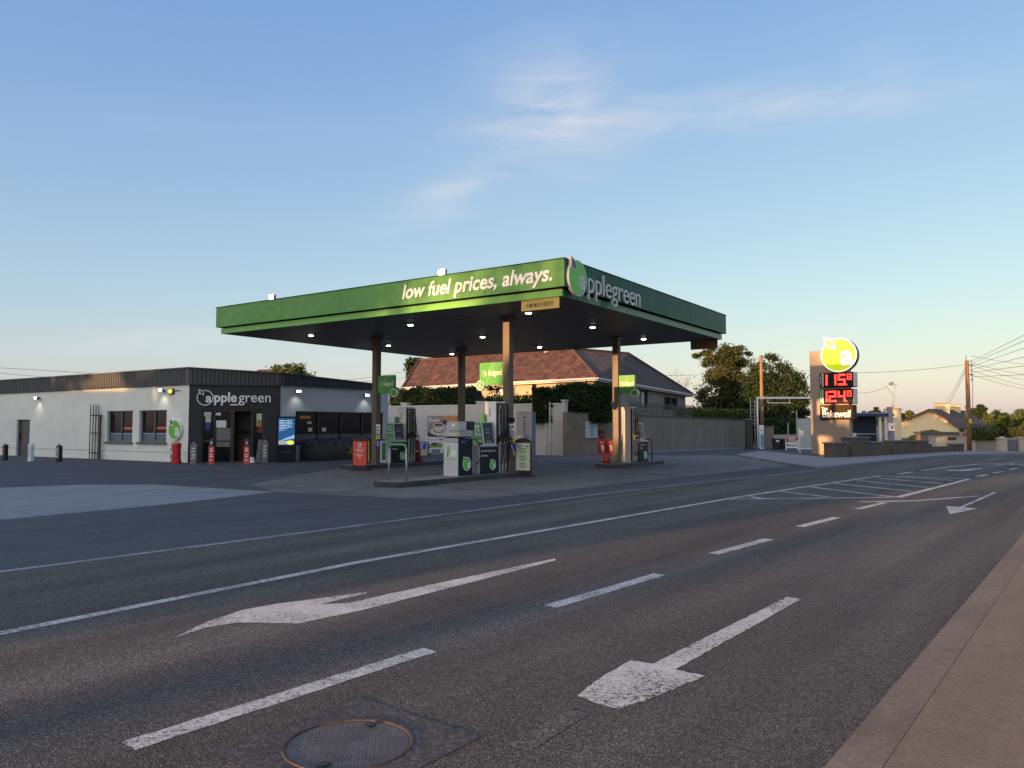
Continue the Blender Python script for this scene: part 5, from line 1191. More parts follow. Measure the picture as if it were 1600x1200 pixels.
for a, b in ((Pp, R1), (R1, R2), (R1, R3), (R3, Qp), (Lp, R2)): q.tube([a-HO+Vector((0, 0, .04)), b-HO+Vector((0, 0, .04))], .11, 6)
q.build('ridge_tiles', mat('ridge_tile', (.08, .04, .028), .85, var=.25, vscale=1.5), house)
q = MB()
for a, b in ((Lp, Pp), (Pp, Qp)):
    d = (b-a).normalized(); n = Vector((d.y, -d.x, 0))
    q.hexa([a-HO+Vector((0, 0, -.22)), b-HO+Vector((0, 0, -.22)), b-HO-n*.15+Vector((0, 0, -.22)), a-HO-n*.15+Vector((0, 0, -.22))], [a-HO, b-HO, b-HO-n*.15, a-HO-n*.15])
    q.tube([a-HO+n*.07+Vector((0, 0, -.06)), b-HO+n*.07+Vector((0, 0, -.06))], .08, 6)
q.build('gutter', GUTTER, house)
q = MB(); q.poly([Vector((p.x, p.y, p.z-.2))-HO for p in (Lp, Lb, Bk, Qb, Qp, Pp)]); q.build('eaves', mat('eaves_board', (.35, .33, .3), .8), house)
def inset(a, b, k, n_=None): return a+(b-a)*k
cen = Vector((4, 68, 0))
def wl(p): v = (cen-Vector((p.x, p.y, 0))).normalized(); return Vector((p.x, p.y, 0))+v*.75
ring_ = [wl(p) for p in (Lp, Pp, Qp, Qb, Bk, Lb)]; zt_ = [p.z-.21 for p in (Lp, Pp, Qp, Qb, Bk, Lb)]
q = MB(); vs = []
for p, z in zip(ring_, zt_): vs += [Vector((p.x, p.y, 0))-HO, Vector((p.x, p.y, z))-HO]
q.add(vs, [(2*i, 2*((i+1) % 6), 2*((i+1) % 6)+1, 2*i+1) for i in range(6)], 0)
q.m = [0, 1, 1, 1, 1, 0]; q.build('wall', [BEIGE, mat('render_greybrown', (.28, .245, .20), .95, var=.15, vscale=1.5)], house)
def hfr(a, b): d = b-a; return Fr(a.x, a.y, math.degrees(math.atan2(d.y, d.x)))
HL = hfr(ring_[0], ring_[1]); HR = hfr(ring_[1], ring_[2])
for fr, (u0, v0, u1, v1), pane in ((HL, (776, 604, 805, 632), 0), (HL, (862, 602, 885, 628), 0), (HR, (1000, 609, 1012, 637), 1), (HR, (1037, 620, 1058, 641), 0)):
    a, b, z0, z1 = fr.rect(u0, v0, u1, v1); q = MB(); q.box(a, a+.1, -.04, .05, z0, z1); q.box(b-.1, b, -.04, .05, z0, z1); q.box(a+.1, b-.1, -.04, .05, z1-.08, z1); q.box(a+.1, b-.1, -.04, .05, z0, z0+.1); q.box((a+b)/2-.05, (a+b)/2+.05, -.035, .05, z0+.1, z1-.08)
    wn = tf(q, fr, HO).build('window', FRAME_G, house)
    q = MB(); q.box(a+.1, b-.1, -.02, .0, z0+.1, z1-.08, 0)
    if u0 < 1030: q.box(a+.2, (a+b)/2-.05, -.03, -.02, z0+.1, z1-.2, 1)
    tf(q, fr, HO).build('pane', [GLASS, mat('blind_pale', (.5, .5, .45), .6)] if 'blind_pale' not in MATS else [GLASS, MATS['blind_pale']], wn)
a = AT(849.5, 551, 62.5); b = AT(862, 564.5, 62.5)
q = MB(); q.box(a.x, b.x, 62, 62.9, b.z-.8, a.z+.1); ch = MB().box(a.x, b.x, 0, .9, b.z-.8, a.z+.1).build('chimney', BEIGE, house); ch.location = (0, 0, 0)
ch.data.transform(Matrix.Translation((0, .2, 0)))
MB().box(a.x-.05, b.x+.05, .15, 1.15, a.z+.1, a.z+.2).build('cap', SILL, ch)
a, b, z0, z1 = HR.rect(1030, 606, 1083, 612, -1.2)
q = MB(); q.hexa([(a, -1.0, z0-.1), (b, -1.0, z0-.5), (b, .3, z0-.1), (a, .3, z0+.3)], [(a, -1.0, z0+.05), (b, -1.0, z0-.35), (b, .3, z0+.05), (a, .3, z0+.45)])
# aerial pole
# tree behind the house at left
def px_tree(name, label, u0, u1, vtop, vbot, Y, leafm, n, size, seed, parts=None, group=None, base_z=0, trunk=.25, clumps=60, spread=.42):
    cu = (u0+u1)/2; B = AT(cu, 667, Y); top = AT(cu, vtop, Y).z; bot = AT(cu, vbot, Y).z; rx = (AT(u1, 600, Y).x-AT(u0, 600, Y).x)/2
    if parts is None: cr = [(0, 0, (top+bot)/2, rx*.85, rx*.8, (top-bot)/2*.9)]
    else: cr = [((fx)*rx, (fy)*rx, bot+(top-bot)*fz, rx*rr, rx*rr, (top-bot)*rz) for (fx, fy, fz, rr, rz) in parts]
    return tree(name, label, Vector((B.x, Y, 0)), cr, leafm, n, size, trunk, group, seed, clumps, spread)
px_tree('broadleaf_tree', 'small tree showing behind the left end of the terracotta roof', 629, 662, 556, 600, 92, L_DARK, 2500, .22, 11)
px_tree('broadleaf_tree', 'round leafy tree rising behind the shop roof', 404, 502, 567, 640, 80, L_GREEN, 9000, .17, 12, [(-.35, 0, .55, .45, .40), (.25, 0, .5, .5, .38), (-.1, .2, .6, .5, .42), (.7, 0, .3, .3, .3), (-.75, 0, .4, .25, .3)], clumps=90)
px_tree('broadleaf_tree', 'tall olive green tree beyond the grey boundary wall, left of the pair', 1084, 1192, 532, 672, 78, L_OLIVE, 34000, .14, 13,
        [(.1, 0, .80, .33, .20), (-.15, 0, .66, .45, .2), (.3, 0, .60, .5, .24), (-.45, 0, .78, .28, .10), (-.35, 0, .38, .55, .28), (.3, 0, .28, .6, .28), (.45, .1, .82, .25, .12), (-.62, 0, .82, .34, .09), (.85, .1, .42, .38, .22), (.9, .1, .18, .4, .2)], clumps=260, spread=.52, trunk=.3)
px_tree('broadleaf_tree', 'broad dark green tree between the wooden pole and the price totem', 1164, 1266, 553, 690, 72, L_DARK, 34000, .13, 14,
        [(-.25, 0, .80, .45, .2), (.25, 0, .72, .45, .2), (0, .2, .5, .7, .3), (.55, 0, .52, .40, .2), (-.4, 0, .4, .5, .25), (.35, 0, .28, .5, .25), (.75, 0, .35, .25, .18), (-.1, 0, .15, .7, .2), (-.72, 0, .45, .35, .25), (-.8, 0, .2, .35, .2)], clumps=260, spread=.52, trunk=.3)
px_tree('broadleaf_tree', 'shadowy tree filling the gap behind the olive and the dark green trees', 1120, 1222, 578, 688, 84, L_DARK, 16000, .16, 15, [(-.4, 0, .5, .6, .45), (.4, 0, .55, .6, .45), (0, 0, .3, .8, .35)], clumps=110, spread=.55)
# bare tree
P = AT(1063, 667, 80); t = thing('bare_tree', 'thin leafless pale tree between the bungalow roof and the olive tree', 'tree', (P.x, 80, 0), 0)
r = random.Random(5); q = MB(); q.tube([(0, 0, 0), (.05, 0, 2), (0, 0, 4.2)], .09, 6, 0, .06); q.build('trunk', mat('bare_bark', (.20, .15, .11), .9), t); q = MB()
def branch(p, d, l, rr, k):
    e = p+d*l; q.tube([p, (p+e)/2+Vector((r.uniform(-.05, .05), 0, 0)), e], rr, 4, 0, rr*.6)
    if k == 0: return
    for _ in range(3): nd = (d+Vector((r.uniform(-.55, .55), r.uniform(-.4, .4), r.uniform(-.05, .35)))).normalized(); branch(e, nd, l*r.uniform(.6, .85), rr*.62, k-1)
for a in range(5): branch(Vector((0, 0, 2.6+a*.35)), Vector((r.uniform(-.7, .7), r.uniform(-.3, .3), 1)).normalized(), 1.35, .035, 3)
q.build('branches', MATS['bare_bark'], t)

# ---------------------------------------------------------------- gable house behind the shop
P = AT(440, 667, 95); t = thing('gabled_house', 'orange roof tip and white gable of a house behind the shop', 'house', (P.x, 95, 0), 0)
z1 = AT(455, 577, 95).z; z0 = AT(470, 586, 95).z
x0 = AT(422, 600, 95).x-P.x; xr = AT(456, 600, 95).x-P.x; x2 = AT(466, 600, 95).x-P.x
MB().prism([(xr-2.6, 0, 0), (xr+2.6, 0, 0), (xr+2.6, 0, z1-1.6), (xr, 0, z1), (xr-2.6, 0, z1-1.6)], (0, 6, 0)).build('wall', CREAMW, t)
o3 = Vector((0, 0, 0)); uvroof('roof', [[Vector((xr-6, -1.5, z1-1.75)), Vector((xr+.1, -1.5, z1-1.2)), Vector((xr+.1, .6, z1+.12)), Vector((xr-4.4, .6, z1+.0))]], TILE, t, o3)
uvroof('roof', [[Vector((xr+2.9, -.2, z1-1.75)), Vector((xr+2.9, 6.2, z1-1.75)), Vector((xr, 6.2, z1+.08)), Vector((xr, -.2, z1+.08))], [Vector((xr-2.9, 6.2, z1-1.75)), Vector((xr-2.9, -.2, z1-1.75)), Vector((xr, -.2, z1+.08)), Vector((xr, 6.2, z1+.08))]], TILE_B, t, o3)

# ---------------------------------------------------------------- price totem
TF = Fr(*G(1268, 711)[:2], -38.0)
xr = TF.hit(1327.5, 660)[0]; zt = TF.hit(1270, 549)[1]; zt2 = TF.hit(1325, 576)[1]
totem = thing('price_totem', 'tan price totem with a glowing yellow green apple and red price digits', 'sign', TF.W(xr/2, .3, 0), -38)
TO = TF.W(xr/2, .3, 0); o = xr/2
xm = TF.hit(1300, 560)[0]
q = MB(); q.prism([(-o, -.3, 0), (o, -.3, 0), (o, -.3, zt2), (xm-o, -.3, zt2), (xm-o, -.3, zt), (-o, -.3, zt)], (0, .6, 0), 0); q.build('pylon', TAN, totem, bevel=.02)
q = MB(); q.box(-o-.002, o+.002, -.306, .306, .02, .08); q.box(-o+.01, o-.01, -.3045, -.3, 2.2, 2.21); q.build('seam', TAN_D, totem)
zc = TF.hit(1307.6, 554, -.5)[1]; xcn = TF.hit(1307.6, 554, -.5)[0]-o; r_ = (TF.hit(1307, 527, -.5)[1]-TF.hit(1307, 581, -.5)[1])/2
q = MB(); n = 40; q.prism([(xcn+r_*math.cos(2*math.pi*i/n), .1, zc+r_*math.sin(2*math.pi*i/n)) for i in range(n)], (0, -.54, 0)); q.build('apple_box', TAN_D, totem)
apple(MB(), xcn, zc, r_, -.441, 0, 1, 2, depth=.03, rim=.07).build('apple_face', [WHITE_LIT, APPLE_LIT, LEAF_TAN], totem)
def seg(mb, ch, x, z, w_, h_, y, th, m=0):
    S = {'1': 'bc', '2': 'abged', '4': 'fgbc', '5': 'afgcd', '8': 'abcdefg'}[ch]; g = th*.12; hh = h_/2
    R_ = {'a': (0, w_, h_-th, h_), 'g': (0, w_, hh-th/2, hh+th/2), 'd': (0, w_, 0, th), 'f': (0, th, hh+g, h_-g), 'b': (w_-th, w_, hh+g, h_-g), 'e': (0, th, g, hh-g), 'c': (w_-th, w_, g, hh-g)}
    for s in S:
        a, b, c, d = R_[s]; v = b-a < d-c
        # slim lozenge segments made of small lamps
        n = 7 if v else 5
        for i in range(n):
            if v: q0 = c+(d-c)*i/n; mb.box(x+a, x+b, y-.004, y, z+q0+.004, z+q0+(d-c)/n-.004, m)
            else: q0 = a+(b-a)*i/n; mb.box(x+q0+.004, x+q0+(b-a)/n-.004, y-.004, y, z+c, z+d, m)
def price(name, u0, v0, u1, v1, digs, strip):
    a, b, z0, z1 = TF.rect(u0, v0, u1, v1, -.5); a -= o; b -= o; W2 = b-a; H2 = z1-z0
    t = MB().box(a, b, -.5, .42, z0, z1).build('price_box', BOXBLK, totem, bevel=.015)
    q = MB(); q.box(b+.001, b+.012, -.48, .40, z0+.03, z1-.03); q.build('side_trim', ALU, t)
    q = MB(); q.box(a+.01, a+W2*.075, -.508, -.5, z0+.03, z1-.03, 1 if strip == 'g' else 2); q.box(a+W2*.08, a+W2*.12, -.507, -.5, z0+.03, z1-.03, 0); q.box(a+W2*.03, a+W2*.045, -.510, -.508, z0+H2*.2, z0+H2*.7, 0); q.build('fuel_label', [ALU, GREEN_P, BLACK], t)
    q = MB(); dh = H2*.76; dz = z0+H2*.12; dw = W2*.225; th = dh*.165
    xs = (a+W2*.0, a+W2*.26, a+W2*.53)
    for c, x in zip(digs[:3], xs): seg(q, c, x+W2*.02, dz, dw, dh, -.503, th)
    q.box(xs[2]+W2*.02+dw+.02, xs[2]+W2*.02+dw+.08, -.507, -.503, dz, dz+.06)
    seg(q, digs[3], a+W2*.82, dz+dh*.46, W2*.135, dh*.54, -.503, th*.55)
    q.build('led_digits', LED, t)
price('a', 1278, 581.5, 1331, 604.5, '1158', 'k'); price('b', 1278, 607.5, 1331, 630.5, '1248', 'g')
a, b, z0, z1 = TF.rect(1278.5, 632.5, 1331, 655.5, -.42); a -= o; b -= o
t = MB().box(a, b, -.42, .38, z0, z1).build('bakery_box', mat('bakery_brown', (.035, .018, .010), .6, spec=.12), totem, bevel=.015)
q = MB(); q.text('The', a+.1, z0+(z1-z0)*.62, .2, .34, -.421, .004, bold=.015, rot=.08); q.text('Bakewell', a+.13, z0+(z1-z0)*.14, .42, (b-a)*.86, -.421, .004, bold=.018, shear=.12, rot=.0); q.build('lettering', WHITE_T, t)

# ---------------------------------------------------------------- low stone wall and things right of the totem
SWf = Fr(*G(1317, 717)[:2], 39.4)
xs0 = SWf.hit(1326, 705)[0]; xs1 = SWf.hit(1462, 700)[0]; xs2 = SWf.hit(1510, 702)[0]; zw = SWf.hit(1400, 695.5)[1]; zw2 = SWf.hit(1485, 697.5)[1]
t = thing('stone_wall', 'low dark rubble stone wall with capped piers, running right from the price totem', 'wall', SWf.W(xs0, .2), SWf.yaw)
MB().box(0, xs1-xs0, 0, .3, -.1, zw).build('wall_run', STONE, t); MB().box(xs1-xs0, xs2-xs0, 0, .3, -.1, zw2).build('wall_run', STONE, t)
for u0, u1, vt in ((1307, 1327, 691), (1334, 1361, 682.5), (1362, 1381, 690), (1400, 1417, 688), (1434, 1452, 688), (1498, 1508, 693)):
    a = SWf.hit(u0, 700)[0]-xs0; b = SWf.hit(u1, 700)[0]-xs0; z = SWf.hit((u0+u1)/2, vt)[1]
    pr_ = MB().box(a, b, -.14, .5, -.1, z-.08).build('pier', STONE, t, bevel=.03); MB().box(a-.05, b+.05, -.19, .55, z-.08, z).build('cap', mat('cap_%d' % u0, (.13, .12, .11), .9, var=.2), pr_)
# timber pole between the trees, utility pole
P = AT(1191, 667, 64); t = thing('timber_pole', 'short bare timber pole in front of the dark green tree', 'pole', (P.x, 64, 0), 0)
MB().cyl((0, 0, 0), (0, 0, AT(1191, 555, 64).z), .15, .12, 10).build('pole', WOOD, t, smooth=True); MB().box(-.1, .1, -.15, -.13, 3, 3.3).build('plate', GALV, t)
P = AT(1514, 667, 53); pz = AT(1514, 563, 53).z
t = thing('utility_pole', 'tall timber utility pole lit orange at the right, carrying many wires', 'utility pole', (P.x, 53, 0), 0)
MB().cyl((0, 0, 0), (0, 0, pz), .16, .13, 12).build('pole', WOOD, t, smooth=True)
q = MB(); q.box(-.05, .34, -.1, -.16, pz-.35, pz-.3); q.box(-.05, .34, -.1, -.16, pz-1.0, pz-.95)
for z in (.15, .45, .75, 1.1, 1.4): q.cyl((.22, -.12, pz-z), (.22, -.12, pz-z+.12), .04, n=8)
q.cyl((-.1, -.1, pz-.3), (-.1, -.1, pz+.35), .02, n=6); q.build('bracket', FRAME, t)
q = MB(); hose(q, [(.2, -.15, pz-.3), (.26, -.16, pz-1.6), (.2, -.17, pz-3.0), (.16, -.16, pz-4.2)], .018); hose(q, [(-.14, -.15, pz-.4), (-.2, -.16, pz-1.2), (-.12, -.17, pz-2)], .014); q.build('cable', WIRE, t)
MB().box(-.1, .1, -.2, -.16, 1.9, 2.2).build('notice', YEL, t)
P2 = Vector((P.x, 53, 0))
def wires(label, pts_list, rr=.012, grp=None):
    for i, (a, b, sag) in enumerate(pts_list):
        q = MB(); n = 18; pts = [a.lerp(b, k/n)+Vector((0, 0, -sag*4*(k/n)*(1-k/n))) for k in range(n+1)]
        o = pts[0].copy(); q.tube([p-o for p in pts], rr, 5); ob = q.build('overhead_wire', WIRE); ob.location = o; tag(ob, label if isinstance(label, str) else label[i], 'wire', grp)
top = Vector((P.x, 53, pz))
fan = []; lbs = []
ords = ('topmost', 'second from top', 'third from top', 'fourth from top', 'fifth from top', 'lowest')
for i, (v, y0) in enumerate(((519.5, -.1), (526, -.25), (534, -.45), (545, -.65), (556, -.85), (565, -1.15))):
    fan.append((top+Vector((.22, -.12, y0)), AT(1600, v, 30)+(AT(1600, v, 30)-top)*.8, .0)); lbs.append('wire rising right from the tall pole, %s of the steep six' % ords[i])
wires(lbs, fan, .010, 'steep wires from the tall pole')
fan = []; lbs = []; ords = ('highest', 'second', 'third', 'fourth', 'lowest')
for i, (v, y0) in enumerate(((568.5, .3), (582, -.2), (590.5, -.35), (597, -.7), (601, -1.0))):
    e = AT(1602, v, 70); fan.append((top+Vector((.22, -.1, y0)), e+(e-top)*.5, .15)); lbs.append('wire falling gently right from the tall pole, %s of the shallow five' % ords[i])
wires(lbs, fan, .012, 'shallow wires from the tall pole')
a = top+Vector((-.1, -.1, -.3)); b = AT(1191, 572, 64)
wires(['long wire from the tall pole to the short timber pole, passing behind the totem'], [(a, b, .55)], .014)
wires(['thin wire from the short timber pole down toward the bungalow'], [(b, AT(1030, 586, 70), .3)], .014)
wires(['service wire sloping from the tall pole to the cream house, upper of two', 'service wire sloping from the tall pole to the cream house, lower of two'], [(a, AT(1470, 636, 112), .5), (a+Vector((0, 0, -.25)), AT(1466, 640, 112), .9)], .016)
wires(['wire over the left end of the shop roof, upper of two', 'wire over the left end of the shop roof, lower of two'], [(AT(-80, 570, 60), AT(150, 583.5, 75), .0), (AT(-80, 576, 60), AT(75, 589.5, 75), .0)], .016)
wires(['wire behind the shop roof beside the left front column, upper of two', 'wire behind the shop roof beside the left front column, lower of two'], [(AT(500, 595, 75), AT(640, 578, 95), .3), (AT(500, 596, 75), AT(640, 588, 95), .3)], .016)
# gantry frame
t = thing('height_gantry', 'white steel frame with a long top bar between the boundary wall and the totem', 'frame', (AT(1184, 667, 60).x, 60, 0), 0)
X0 = AT(1184, 667, 60).x; zt = AT(1184, 623, 60).z; x1 = AT(1270, 667, 60).x-X0
MB().cyl((0, 0, 0), (0, 0, zt), .07, n=8).build('post', WHITE, t); MB().cyl((x1, 0, 0), (x1, 0, zt), .07, n=8).build('post', WHITE, t); MB().box(-.07, x1+.07, -.07, .07, zt, zt+.14).build('bar', WHITE, t)
q = MB(); q.box(.8, 2.6, -.05, .05, zt-.35, zt-.29); q.box(.8, .84, -.03, .03, zt-.29, zt); q.box(2.5, 2.54, -.03, .03, zt-.29, zt); q.build('hanging_bar', WHITE, t)
q = MB(); 
for dx, h_ in ((-.55, .35), (-.22, .2)): q.cyl((dx, 0, 0), (dx, 0, zt+h_-.3), .035, n=6)
for k in range(7): q.box(-.55, -.0, -.015, .015, 1.9+k*.28, 1.93+k*.28)
q.build('ladder', GALV, t)
# small things by the totem
P = G(1190.5, 701.5); hh = Sz(37, P); t = thing('air_machine', 'slim white and blue air machine at the end of the boundary wall', 'machine', P, 0)
MB().box(-.2, .14, -.1, .25, 0, hh).build('case', WHITE, t, bevel=.02); q = MB(); q.box(-.12, .12, -.106, -.1, .12, hh*.62, 0); q.words(0, hh*.75, .10, .18, -.101, 1, 1); q.build('print', [mat('air_blue', (.12, .28, .50), .5), BLUE_P], t)
P = G(1172, 702); t = thing('wall_end_block', 'dark gap at the end of the boundary wall beside the air machine', 'pier', P, 0); MB().box(-.22, .22, 0, .5, 0, 2.15).build('pier', mat('gap_dark', (.05, .045, .04), .95, var=.3), t); MB().box(-.27, .27, -.05, .55, 2.15, 2.24).build('cap', SILL, t)  # dark block standing in for what is only a dark gap
P = G(1202, 700); t = thing('wall_end_block', 'short grey wall stub right of the air machine', 'pier', P, 0); MB().box(-.35, .45, .2, .5, 0, 1.62).build('pier', GREYW, t); MB().box(-.38, .48, .15, .55, 1.62, 1.7).build('cap', SILL, t)
for i, (u, lb) in enumerate(((1213.5, 'black wheelie bin with a white label beside the grey wall stub'), (1223, 'black wheelie bin next to the white and red barrier'))):
    P = G(u, 703); hh = Sz(18, P); w2 = Sz(10, P)/2; t = thing('wheelie_bin', lb, 'bin', P, 15*i, 'black bins by the totem')
    MB().hexa([(-w2*.8, -.25, .06), (w2*.8, -.25, .06), (w2*.8, .25, .06), (-w2*.8, .25, .06)], [(-w2, -.33, hh*.9), (w2, -.33, hh*.9), (w2, .33, hh*.9), (-w2, .33, hh*.9)]).build('body', mat('bin_black%d' % i, (.02, .022, .028), .5), t)
    MB().hexa([(-w2*1.05, -.36, hh*.9), (w2*1.05, -.36, hh*.9), (w2*1.05, .36, hh*.93), (-w2*1.05, .36, hh*.93)], [(-w2, -.3, hh*.95), (w2, -.3, hh*.95), (w2, .3, hh), (-w2, .3, hh)]).build('lid', BLACK, t)
    for s in (-1, 1): MB().cyl((s*w2*.7-.02, .28, .1), (s*w2*.7+.02, .28, .1), .1, n=12).build('wheel', RUBBER, t)
    if i == 0: MB().box(-w2*.6, w2*.4, -.325, -.3, hh*.7, hh*.84).build('label', WHITE, t)
P = G(1237.5, 703.5); w2 = Sz(18, P)/2; t = thing('barrier_gate', 'white barrier gate with red ends beside the black bins', 'barrier', P, 0)
for s in (-1, 1): MB().box(s*w2-.03, s*w2+.03, 0, .06, 0, .85).build('post', WHITE, t)
for z in (.15, .42, .72): MB().box(-w2+.03, w2-.03, .01, .05, z, z+.12).build('board', WHITE, t)
q = MB(); q.box(-w2-.02, -w2+.18, -.012, 0, .70, .86); q.box(w2-.18, w2+.02, -.012, 0, .70, .86); q.box(-.16, .16, -.002, .009, .74, .80); q.build('red_marker', RED, t)
P = G(1250, 708); t = thing('notice_post', 'thin white post with a small paper notice in front of the pale panel gate', 'sign', P, 0)
MB().cyl((0, 0, 0), (0, 0, Sz(38, P)), .035, n=8).build('post', WHITE, t); MB().box(-.03, .22, -.05, -.036, Sz(25, P), Sz(35, P)).build('notice', WHITE, t)
P = G(1232, 700); t = thing('notice_post', 'short grey post standing behind the white and red barrier', 'post', P, 0); MB().cyl((0, 0, 0), (0, 0, Sz(38, P)), .05, n=8).build('post', GALV, t); MB().box(-.07, .07, -.07, .07, Sz(38, P), Sz(39, P)).build('cap', GALV, t)
P = G(1257, 702); x0 = AT(1246, 667, P.y).x-P.x; x1 = AT(1269, 667, P.y).x-P.x; t = thing('panel_gate', 'pale grey solid panel gate left of the price totem', 'gate', P, 0)
MB().box(x0, x1, 0, .06, .08, AT(1257, 654, P.y).z).build('panel', mat('panel_pale', (.36, .40, .38), .6, var=.06), t); q = MB(); q.box(x0-.07, x0, -.02, .08, 0, AT(1257, 641, P.y).z); q.build('post', GALV, t); MB().box(x0, x1, -.02, -.001, .0, .08).build('rail', WHITE, t)
YB = Fr(*AT(1195, 667, 66)[:2], 0); x1 = YB.hit(1270, 680)[0]; t = thing('low_yard_wall', 'pale low wall behind the bins and barrier', 'wall', YB.W(x1/2, 0), 0); MB().box(-x1/2, x1/2, 0, .2, -.1, AT(1230, 679.5, 66).z).build('wall_face', CREAM2, t); MB().box(-x1/2, x1/2, -.04, .24, AT(1230, 679.5, 66).z, AT(1230, 679.5, 66).z+.06).build('coping', SILL, t)
YB2 = Fr(*AT(1195, 667, 68)[:2], 0); hedge('clipped_hedge', 'dark hedge beneath the dark green tree, behind the pale low wall', YB2, YB2.hit(1196, 660)[0], YB2.hit(1272, 660)[0], 0, 1.5, YB2.hit(1230, 657)[1], .5, L_HEDGE, 5000, .13, 21)
# kerbside weeds at the totem foot
t = thing('weed_tuft', 'small weeds at the foot of the stone pier beside the totem', 'weeds', G(1302, 715), 0); r = random.Random(3)
q = MB(); leaves(q, 160, lambda: (Vector((r.uniform(-.5, .35), r.uniform(-.2, .2), abs(r.gauss(0, .12)))), 1), .07, r); q.build('leaves', L_GREEN, t)
# jet wash canopy with posts
CY = 64; JX = AT(1332, 667, CY).x
t = thing('jet_wash_canopy', 'small blue edged car wash canopy on white posts behind the stone wall', 'canopy', (JX, CY, 0), 0); zt = AT(1360, 645, CY).z; zb = AT(1360, 650, CY).z; x1 = AT(1386, 667, CY).x-JX
MB().box(-.2, x1, -.5, 3, zb, zt).build('roof', mat('canopy_grey', (.30, .31, .32), .6), t); MB().box(-.22, x1+.35, -.54, -.501, zb-.02, zb+.2).build('fascia', BLUEBM, t)
for u, v0 in ((1373, 656), (1382, 650), (1393, 655)): x = AT(u, 667, CY).x-JX; MB().box(x-.09, x+.09, -.3, -.1, 0, zb-.001 if u < 1386 else zb-.3).build('post', WHITE, t)
x = AT(1387, 667, CY).x-JX; MB().box(x-.18, x+.18, -.6, -.25, 0, AT(1387, 636, CY).z).build('tall_post', GALV, t, bevel=.03)
MB().box(x-.0, x+.9, -.45, -.35, AT(1387, 655, CY).z, AT(1387, 653, CY).z).build('arm', WHITE, t)
t = thing('wash_screen', 'dark blue screen wall of the car wash behind the stone wall', 'screen', (JX, CY+1, 0), 0); x1 = AT(1369, 667, CY+1).x-JX; MB().box(-.3, x1, 0, .1, 0, AT(1350, 650, CY+1).z-.03).build('screen', mat('screen_navy', (.008, .014, .045), .6, var=.3, vscale=2), t); MB().box(-.3, x1, -.05, -.001, 1.0, 1.1).build('rail', GALV, t)
P = AT(1394, 667, 60); t = thing('wash_unit', 'white topped blue jet wash unit behind the stone wall', 'machine', (P.x, 60, 0), 0); MB().box(-.17, .17, 0, .3, 0, 1.35).build('base', mat('unit_blue', (.07, .10, .2), .5), t, bevel=.02); MB().box(-.18, .18, -.02, .32, 1.35, 1.95).build('top', WHITE, t, bevel=.02); MB().box(-.1, .1, -.026, -.02, 1.45, 1.75).build('panel', GREY_P, t)
P = AT(1332, 667, 46); t = thing('wash_bin', 'blue bin with a white top behind the stone wall, next to the totem', 'bin', (P.x, 46, 0), 0); MB().box(-.2, .2, 0, .4, 0, .95).build('body', mat('bin_blue', (.02, .05, .14), .5), t, bevel=.02); MB().box(-.22, .22, -.02, .42, .95, 1.28).build('top', WHITE, t, bevel=.02)
P = AT(1393, 667, 66); t = thing('lamp_mast', 'leaning mast with a small floodlight above the car wash', 'lamp post', (P.x, 66, 0), 0); zt = AT(1399, 602, 66).z; xt = AT(1399, 602, 66).x-P.x
MB().tube([(0, 0, 0), (.02, 0, 2.6), (xt, 0, zt)], .05, 8, 0, .03).build('mast', GALV, t); q = MB(); q.box(xt-.45, xt+.15, -.05, .05, zt, zt+.05); q.hexa([(xt-.5, -.12, zt+.02), (xt-.15, -.12, zt+.1), (xt-.15, .12, zt+.1), (xt-.5, .12, zt+.02)], [(xt-.5, -.12, zt+.22), (xt-.2, -.12, zt+.3), (xt-.2, .12, zt+.3), (xt-.5, .12, zt+.22)]); q.build('lamp_head', GREY_P, t)
wires(['slack wire from behind the totem to the leaning lamp mast'], [(AT(1330, 613, 66), AT(1385, 604, 66), .25)], .014); wires(['thin stay wire running down from the wire beside the lamp mast'], [(AT(1385, 604, 66), AT(1399, 622, 66), .0)], .014)
P = AT(1350, 667, 70); t = thing('tan_shed', 'low tan building behind the car wash screen', 'shed', (P.x, 58, 0), 0); MB().box(-.6, 1.9, 0, 2, 0, 1.15).build('wall', mat('shed_tan', (.25, .18, .12), .9), t); MB().box(-.7, 2.0, -.1, 2.1, 1.15, 1.28).build('roof', SILL, t)
# cream garden wall, gate pillar, grey gate
GW = Fr(*AT(1453, 667, 55)[:2], -1.0); x1 = GW.hit(1524, 690)[0]; zt = GW.hit(1490, 681)[1]-.07
t = thing('garden_wall', 'cream rendered garden wall in front of the cream house', 'wall', GW.W(x1/2, 0), -1.0); MB().box(-x1/2, x1/2, 0, .25, -.1, zt).build('wall_face', CREAM2, t); MB().box(-x1/2, x1/2, -.04, .29, zt, zt+.07).build('coping', mat('coping_cream', (.33, .3, .25), .9), t)
a = GW.hit(1481, 688)[0]-x1/2; b = GW.hit(1494, 688)[0]-x1/2; MB().box(a, b, -.02, 0, GW.hit(1488, 687.5)[1], GW.hit(1488, 683.5)[1]).build('name_plate', mat('plate_brown', (.05, .03, .02), .6), t)
x2 = GW.hit(1563, 690)[0]; t = thing('garden_wall', 'lower grey garden wall with creeper, right of the utility pole', 'wall', GW.W((x1+x2)/2, .1), -1.0); w2 = (x2-x1)/2; MB().box(-w2, w2, 0, .25, -.1, GW.hit(1545, 688)[1]).build('wall_face', mat('wall_grey_lit', (.27, .25, .22), .9, var=.12, vscale=2), t); MB().box(-w2, w2, -.03, .28, GW.hit(1545, 688)[1], GW.hit(1545, 688)[1]+.05).build('coping', SILL, t)
